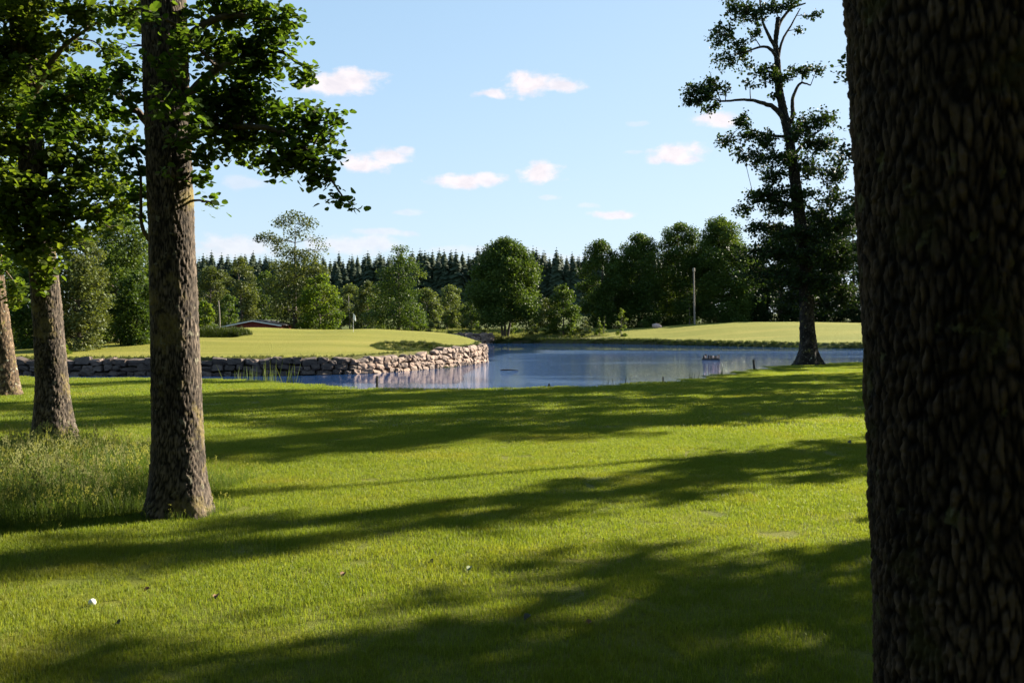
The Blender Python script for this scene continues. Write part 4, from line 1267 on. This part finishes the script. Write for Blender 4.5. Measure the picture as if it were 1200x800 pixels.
for wx in (-1.4, 1.2):
    mb = MB(); boxm(mb, (wx, -.02, .75 * ze - .35), (.5, .025, .35)); w_ = mb.build('window', M['white'], root)
    mb = MB(); boxm(mb, (wx, -.05, .75 * ze - .35), (.42, .012, .28)); mb.build('pane', M['glass'], w_)

# dark log pile
Y_ = 122.0
x = (531 - 600) / F * Y_
b = (x, Y_, tz(x, Y_))
zt = .62
root = empty('log_pile', b)
tag(root, 'dark stacked log pile in front of the pale bushes', 'log pile')
for i in range(11):
    mb = MB()
    xx, zz = (i % 5) * .62 - 1.2 + (.3 if i > 4 else 0) + (.3 if i > 8 else 0), .25 + .45 * (i // 5)
    yy = rng.uniform(-.2, .2)
    tube(mb, [(xx - .75, yy - .3 + .2 * rng.random(), zz), (xx + .75, yy + .3 * rng.random(), zz + rng.uniform(-.05, .05))], [.24, .2], 9)
    mb.build('log', M['wood_dark'], root, smooth=False)
for o_ in root.children: o_.location.z = 0.0
# lift the pile so it peeps over the green as in the photograph
root.location.z = b[2] + .02

# boulders
for px_, Y_, s, lb, mt in ((770, 158, (.75, .55, .42), 'pinkish boulder at the edge of the mown rise below the tall row', 'boulder'), (567, 149, (.6, .45, .4), 'small pale boulder by the pale bush near the far wall', 'boulder')):
    x = (px_ - 600) / F * Y_
    mb = MB()
    stone(mb, np.array([0, 0, s[2] * .55]), np.eye(3), s, soft=2.6)
    o = mb.build('boulder', M[mt], smooth=True)
    o.location = (x, Y_, tz(x, Y_))
    tag(o, lb, 'boulder')

# little raft on the pond
Y_ = 74.0
x = (833 - 600) / F * Y_
root = tag(empty('floating_raft', (x, Y_, WATER_Z)), 'small dark wooden raft with stumpy posts floating on the pond', 'raft')
mb = MB()
for i in range(5):
    tube(mb, [(-.62, -.24 + .12 * i, .04), (.62, -.24 + .12 * i, .05)], .07, 8)
mb.build('platform', M['wood_dark'], root)
for xx, yy, h in ((-.55, -.15, .34), (-.36, .1, .40), (-.2, -.2, .33), (.02, .05, .30), (.18, -.18, .26), (.38, .08, .30), (.56, -.1, .36)):
    mb = MB(); tube(mb, [(xx, yy, .0), (xx + .02, yy, h)], [.085, .07], 8); mb.build('post', M['wood_dark'], root)
for xx in (-.47, .12, .47):
    mb = MB(); stone(mb, np.array([xx, -.26, .2]), np.eye(3), (.05, .05, .09)); mb.build('pale_stone', M['boulder'], root)

# stakes on the bank
for px_, pyb, pyt, Y_, w_, ln, lb in ((442, 457, 440, 26.4, .035, .0, 'dark wooden stake at the near water edge, below the curved wall'), (643, 456, 449, 26.6, .028, .01, 'short dark stake at the near water edge in mid lawn'),
                                     (885, 433, 421, 37.6, .05, -.06, 'slanting dark stake at the water edge left of the pond tree'), (777, 449, 441, 29.3, .022, .0, 'thin short stake at the water edge beside the reeds')):
    x = (px_ - 600) / F * Y_
    z = tz(x, Y_)
    zt = CAM_H - (pyt - HY) / F * Y_ - z
    mb = MB(); tube(mb, [(0, 0, -.2), (ln * .5, 0, zt * .5), (ln, 0, zt - .02), (ln, 0, zt)], [w_, w_ * .95, w_ * .9, w_ * .5], 9)
    o = mb.build('stake', M['wood_dark'], smooth=False)
    o.location = (x, Y_, z)
    tag(o, lb, 'stake')


# reed clumps
def reeds(px_, py_, w_, h_, Y_, n, mat, label):
    x = (px_ - 600) / F * Y_
    z = max(tz(x, Y_), WATER_Z)
    W = w_ * Y_ / F
    zt = CAM_H - (py_ - HY) / F * Y_ - z
    mb = MB()
    for i in range(n):
        xx = rng.normal(0, W * .45)
        yy = rng.normal(0, .25)
        h = zt * rng.uniform(.55, 1.05)
        th = rng.uniform(0, 6.28)
        wd = rng.uniform(.014, .028)
        s = np.array([math.cos(th), math.sin(th), 0])
        d = np.array([rng.normal(0, .12), rng.normal(0, .12), 0]) * h
        b_ = np.array([xx, yy, -.15])
        m1 = b_ + [0, 0, h * .55] + d * .3
        m2 = b_ + [0, 0, h + .15] + d
        mb.add([b_ - s * wd, b_ + s * wd, m1 - s * wd * .8, m1 + s * wd * .8, m2], [[0, 1, 3, 2]], np.clip(rng.normal(.5, .25), 0, 1))
        mb.f.append(np.array([[2, 3, 4]]) + mb.n - 5)
    o = mb.build('reed_clump', mat)
    o.location = (x, Y_, z)
    return tag(o, label, 'reeds')


reeds(288, 428, 24, 20, 31.5, 40, M['reed'], 'sparse pale reed clump left of the tallest reeds, before the shaded wall')
reeds(316, 421, 9, 26, 31.4, 34, M['reed'], 'tallest pale green reeds standing before the shaded wall')
reeds(340, 427, 9, 20, 30.6, 26, M['reed'], 'short pale reeds right of the tallest reeds')
reeds(727, 440, 22, 12, 28.2, 46, M['reed_dark'], 'dark sparse reed clump at the near water edge in mid pond')
reeds(730, 433, 2, 12, 28.4, 5, M['reed_dark'], 'single tall dark reed stems above the dark clump')
reeds(810, 434, 5, 12, 30.8, 14, M['reed_dark'], 'pair of dark reed spikes at the water edge near the raft')
reeds(847, 425, 3, 14, 33.8, 12, M['reed_dark'], 'narrow dark reed between the raft and the slanting stake')
reeds(122, 436, 4, 12, 32.0, 8, M['reed'], 'few thin reeds at the water edge right of the second trunk')
reeds(460, 446, 6, 8, 27.3, 9, M['reed_dark'], 'faint reed stems in the water right of the dark stake')
reeds(557, 448, 8, 8, 27.0, 9, M['reed_dark'], 'few short reed stems in the water at mid shore')

# floating stick
Y_ = 56.0
mb = MB(); tube(mb, smooth_path([(-.5, 0, .0), (-.1, .05, .03), (.5, -.04, .0)], 7), np.linspace(.05, .02, 7), 7)
o = mb.build('driftwood', M['wood_dark'], smooth=True)
o.location = ((597 - 600) / F * Y_, Y_, WATER_Z + .01)
tag(o, 'thin dark branch floating on the open water', 'branch')

# golf ball, fallen leaves
Y_ = (CAM_H) * F / (709 - HY)
x = (108 - 600) / F * Y_
bpy_me = MB()
th = np.linspace(0, np.pi, 13)
ph = np.arange(20) / 20 * 2 * np.pi
V = np.array([[.0214 * math.sin(a) * math.cos(b_), .0214 * math.sin(a) * math.sin(b_), .0214 * math.cos(a)] for a in th for b_ in ph])
bpy_me.add(V, [[i * 20 + j, (i + 1) * 20 + j, (i + 1) * 20 + (j + 1) % 20, i * 20 + (j + 1) % 20] for i in range(12) for j in range(20)])
o = bpy_me.build('golf_ball', M['ball'], smooth=True)
o.location = (x, Y_, tz(x, Y_) + .023)
tag(o, 'white golf ball lying in the sunlit lawn at lower left', 'golf ball')

for px_, py_, s, mt, lb in ((505, 660, .055, 'dead_leaf', 'dark curled leaf lying in the middle of the near lawn'), (550, 669, .06, 'fresh_leaf', 'pale green leaf lying right of the dark curled leaf'),
                            (172, 694, .05, 'dry_leaf', 'brown leaf lying above the bare patch on the lawn'), (253, 702, .055, 'dry_leaf', 'curled brown leaf lying right of the bare patch'),
                            (402, 676, .06, 'dry_leaf', 'upright brown leaf left of the dark curled leaf'), (138, 732, .045, 'dead_leaf', 'dark small leaf lying right of the golf ball'),
                            (618, 727, .06, 'dead_leaf', 'dark leaf lying in the lower shadow'), (690, 733, .05, 'dry_leaf', 'brown leaf in the lower shadow right of the dark leaf'),
                            (995, 520, .09, 'dead_leaf', 'dark leaf near the massive trunk')):
    Y_ = CAM_H * F / (py_ - HY)
    x = (px_ - 600) / F * Y_
    T_, fc = LEAF['near']
    R_ = rng.normal(0, .5, 3)
    v = (T_ - [0, .5, 0]) * s * .72
    v[:, 2] *= 2.5
    mb = MB()
    c_, s_ = math.cos(R_[2] * 3), math.sin(R_[2] * 3)
    v = v @ np.array([[c_, -s_, 0], [s_, c_, 0], [0, 0, 1]])
    v[:, 2] += .45 * v[:, 1] + .2 * v[:, 0]
    mb.add(v, fc)
    lo = v[:, 2].min()
    mb.add(v - [0, 0, .0012], [f[::-1] for f in fc])
    o = mb.build('fallen_leaf', M[mt])
    o.location = (x, Y_, tz(x, Y_) - lo + .016)
    tag(o, lb, 'leaf')

# ------------------------------------------------------------------ sky, sun, camera
SUN_AZ, SUN_EL = math.radians(57), math.radians(27)        # azimuth clockwise from +Y (the view)
world = bpy.data.worlds.new('World')
scene.world = world
world.use_nodes = True
nt = world.node_tree
nt.nodes.clear()
out = nt.nodes.new('ShaderNodeOutputWorld')
sky = N(nt, 'ShaderNodeTexSky', sky_type='NISHITA', sun_disc=False, sun_elevation=SUN_EL, sun_rotation=SUN_AZ, altitude=100, air_density=1.0, dust_density=.6, ozone_density=1.6)
SKY_STR = .067
dirv = N(nt, 'ShaderNodeTexCoord').outputs['Generated']
sp = N(nt, 'ShaderNodeSeparateXYZ', {0: dirv}).outputs
az = N(nt, 'ShaderNodeMath', {0: sp[0], 1: sp[1]}, operation='ARCTAN2').outputs[0]
el = N(nt, 'ShaderNodeMath', {0: sp[2]}, operation='ARCSINE').outputs[0]
pv = N(nt, 'ShaderNodeCombineXYZ', {0: az, 1: el}).outputs[0]
nz1 = N(nt, 'ShaderNodeTexNoise', {'Vector': N(nt, 'ShaderNodeMapping', {'Vector': pv, 'Scale': (42, 70, 1)}).outputs[0], 'Scale': 1, 'Detail': 7, 'Roughness': .62}).outputs['Fac']
warp = N(nt, 'ShaderNodeTexNoise', {'Vector': N(nt, 'ShaderNodeMapping', {'Vector': pv, 'Scale': (24, 34, 1)}).outputs[0], 'Scale': 1, 'Detail': 3}).outputs['Color']
wv = N(nt, 'ShaderNodeVectorMath', {0: warp, 1: (.5, .5, .5)}, operation='SUBTRACT').outputs[0]
wv = N(nt, 'ShaderNodeVectorMath', {0: wv, 1: (.035, .012, 0)}, operation='MULTIPLY').outputs[0]
pw = N(nt, 'ShaderNodeVectorMath', {0: pv, 1: wv}, operation='ADD').outputs[0]
clouds = [(408, 95, 50, 17, 1), (385, 100, 40, 14, 1), (622, 98, 44, 16, 1), (655, 99, 34, 10, .9), (575, 110, 26, 6, .9), (425, 192, 42, 14, 1), (455, 184, 34, 11, .9), (473, 178, 18, 5, .7), (538, 211, 42, 11, 1), (570, 211, 30, 10, .9),
          (633, 203, 32, 13, 1), (795, 182, 46, 13, 1), (770, 187, 24, 7, .8), (838, 140, 34, 12, 1), (718, 250, 28, 6, .85), (645, 230, 16, 4, .35), (415, 287, 70, 14, .55), (275, 290, 60, 18, .55), (450, 273, 40, 6, .45), (480, 250, 24, 5, .3),
          (560, 292, 90, 6, .3), (690, 240, 14, 4, .3), (745, 145, 14, 4, .25), (740, 178, 14, 3, .25), (290, 215, 30, 10, .35), (610, 300, 120, 5, .25)]
mval = None
for cx, cy, rx, ry, amp in clouds:
    a_ = math.atan((cx - 600) / F)
    e_ = math.atan((HY - cy) / F * math.cos(a_))
    v = N(nt, 'ShaderNodeVectorMath', {0: pw, 1: (a_, e_, 0)}, operation='SUBTRACT').outputs[0]
    v = N(nt, 'ShaderNodeVectorMath', {0: v, 1: (F / rx, F / ry, 0)}, operation='MULTIPLY').outputs[0]
    ln = N(nt, 'ShaderNodeVectorMath', {0: v}, operation='LENGTH').outputs['Value']
    f_ = N(nt, 'ShaderNodeMath', {0: ln, 1: -1.0, 2: 1.0}, operation='MULTIPLY_ADD').outputs[0]
    f_ = N(nt, 'ShaderNodeMath', {0: nz1, 1: 1.7, 2: f_}, operation='MULTIPLY_ADD').outputs[0]
    f_ = N(nt, 'ShaderNodeMapRange', {0: f_, 1: .82, 2: 1.5, 3: 0.0, 4: amp}, interpolation_type='SMOOTHSTEP').outputs[0]
    mval = f_ if mval is None else N(nt, 'ShaderNodeMath', {0: mval, 1: f_}, operation='MAXIMUM').outputs[0]
# soft shoulder, as the photograph's film curve gives the bright horizon
pre = N(nt, 'ShaderNodeVectorMath', {0: sky.outputs[0], 1: (1.45, 1.75, 1.85)}, operation='MULTIPLY').outputs[0]
den = N(nt, 'ShaderNodeVectorMath', {0: pre, 1: (1 / 4.2, 1 / 4.9, 1 / 6.0)}, operation='MULTIPLY').outputs[0]
den = N(nt, 'ShaderNodeVectorMath', {0: den, 1: (1, 1, 1)}, operation='ADD').outputs[0]
skyc = N(nt, 'ShaderNodeVectorMath', {0: pre, 1: den}, operation='DIVIDE').outputs[0]
CLOUD = (4.1, 3.75, 3.8)
bill = N(nt, 'ShaderNodeTexNoise', {'Vector': N(nt, 'ShaderNodeMapping', {'Vector': pw, 'Scale': (55, 90, 1)}).outputs[0], 'Scale': 1, 'Detail': 5, 'Roughness': .6}).outputs['Fac']
CLOUD = ramp(nt, bill, [(.34, (3.5, 3.25, 3.45)), (.60, CLOUD)])
col = mixc(nt, N(nt, 'ShaderNodeMath', {0: mval, 1: .92}, operation='MULTIPLY').outputs[0], skyc, CLOUD)
bg = N(nt, 'ShaderNodeBackground', {'Color': col, 'Strength': SKY_STR})
nt.links.new(bg.outputs[0], out.inputs[0])

sun = bpy.data.lights.new('sun', 'SUN')
sun.energy = 5.0
sun.angle = math.radians(.53)
sun.color = (1.0, .90, .74)
so = bpy.data.objects.new('sun', sun)
COL.objects.link(so)
S = Vector((math.sin(SUN_AZ) * math.cos(SUN_EL), math.cos(SUN_AZ) * math.cos(SUN_EL), math.sin(SUN_EL)))
so.rotation_euler = S.to_track_quat('Z', 'Y').to_euler()
so.location = (20, 15, 20)

cam = bpy.data.cameras.new('camera')
cam.sensor_width = 36
cam.lens = 36 * F / 1200
cam.shift_y = -(400 - HY) / 1200
cam.clip_start = .05
cam.clip_end = 8000
cam.dof.use_dof = True
cam.dof.focus_distance = 11.0
cam.dof.aperture_fstop = 14.0
co = bpy.data.objects.new('camera', cam)
COL.objects.link(co)
co.location = (0, 0, CAM_H)
co.rotation_euler = (math.pi / 2, 0, 0)
scene.camera = co

scene.view_settings.view_transform = 'Standard'
scene.view_settings.look = 'None'
scene.view_settings.exposure = 2.0
scene.view_settings.gamma = 1
scene.view_settings.use_curve_mapping = False
scene.render.engine = 'CYCLES'
c = scene.cycles
c.max_bounces = 9
c.diffuse_bounces = 5
c.glossy_bounces = 3
c.transmission_bounces = 4
c.use_denoising = True
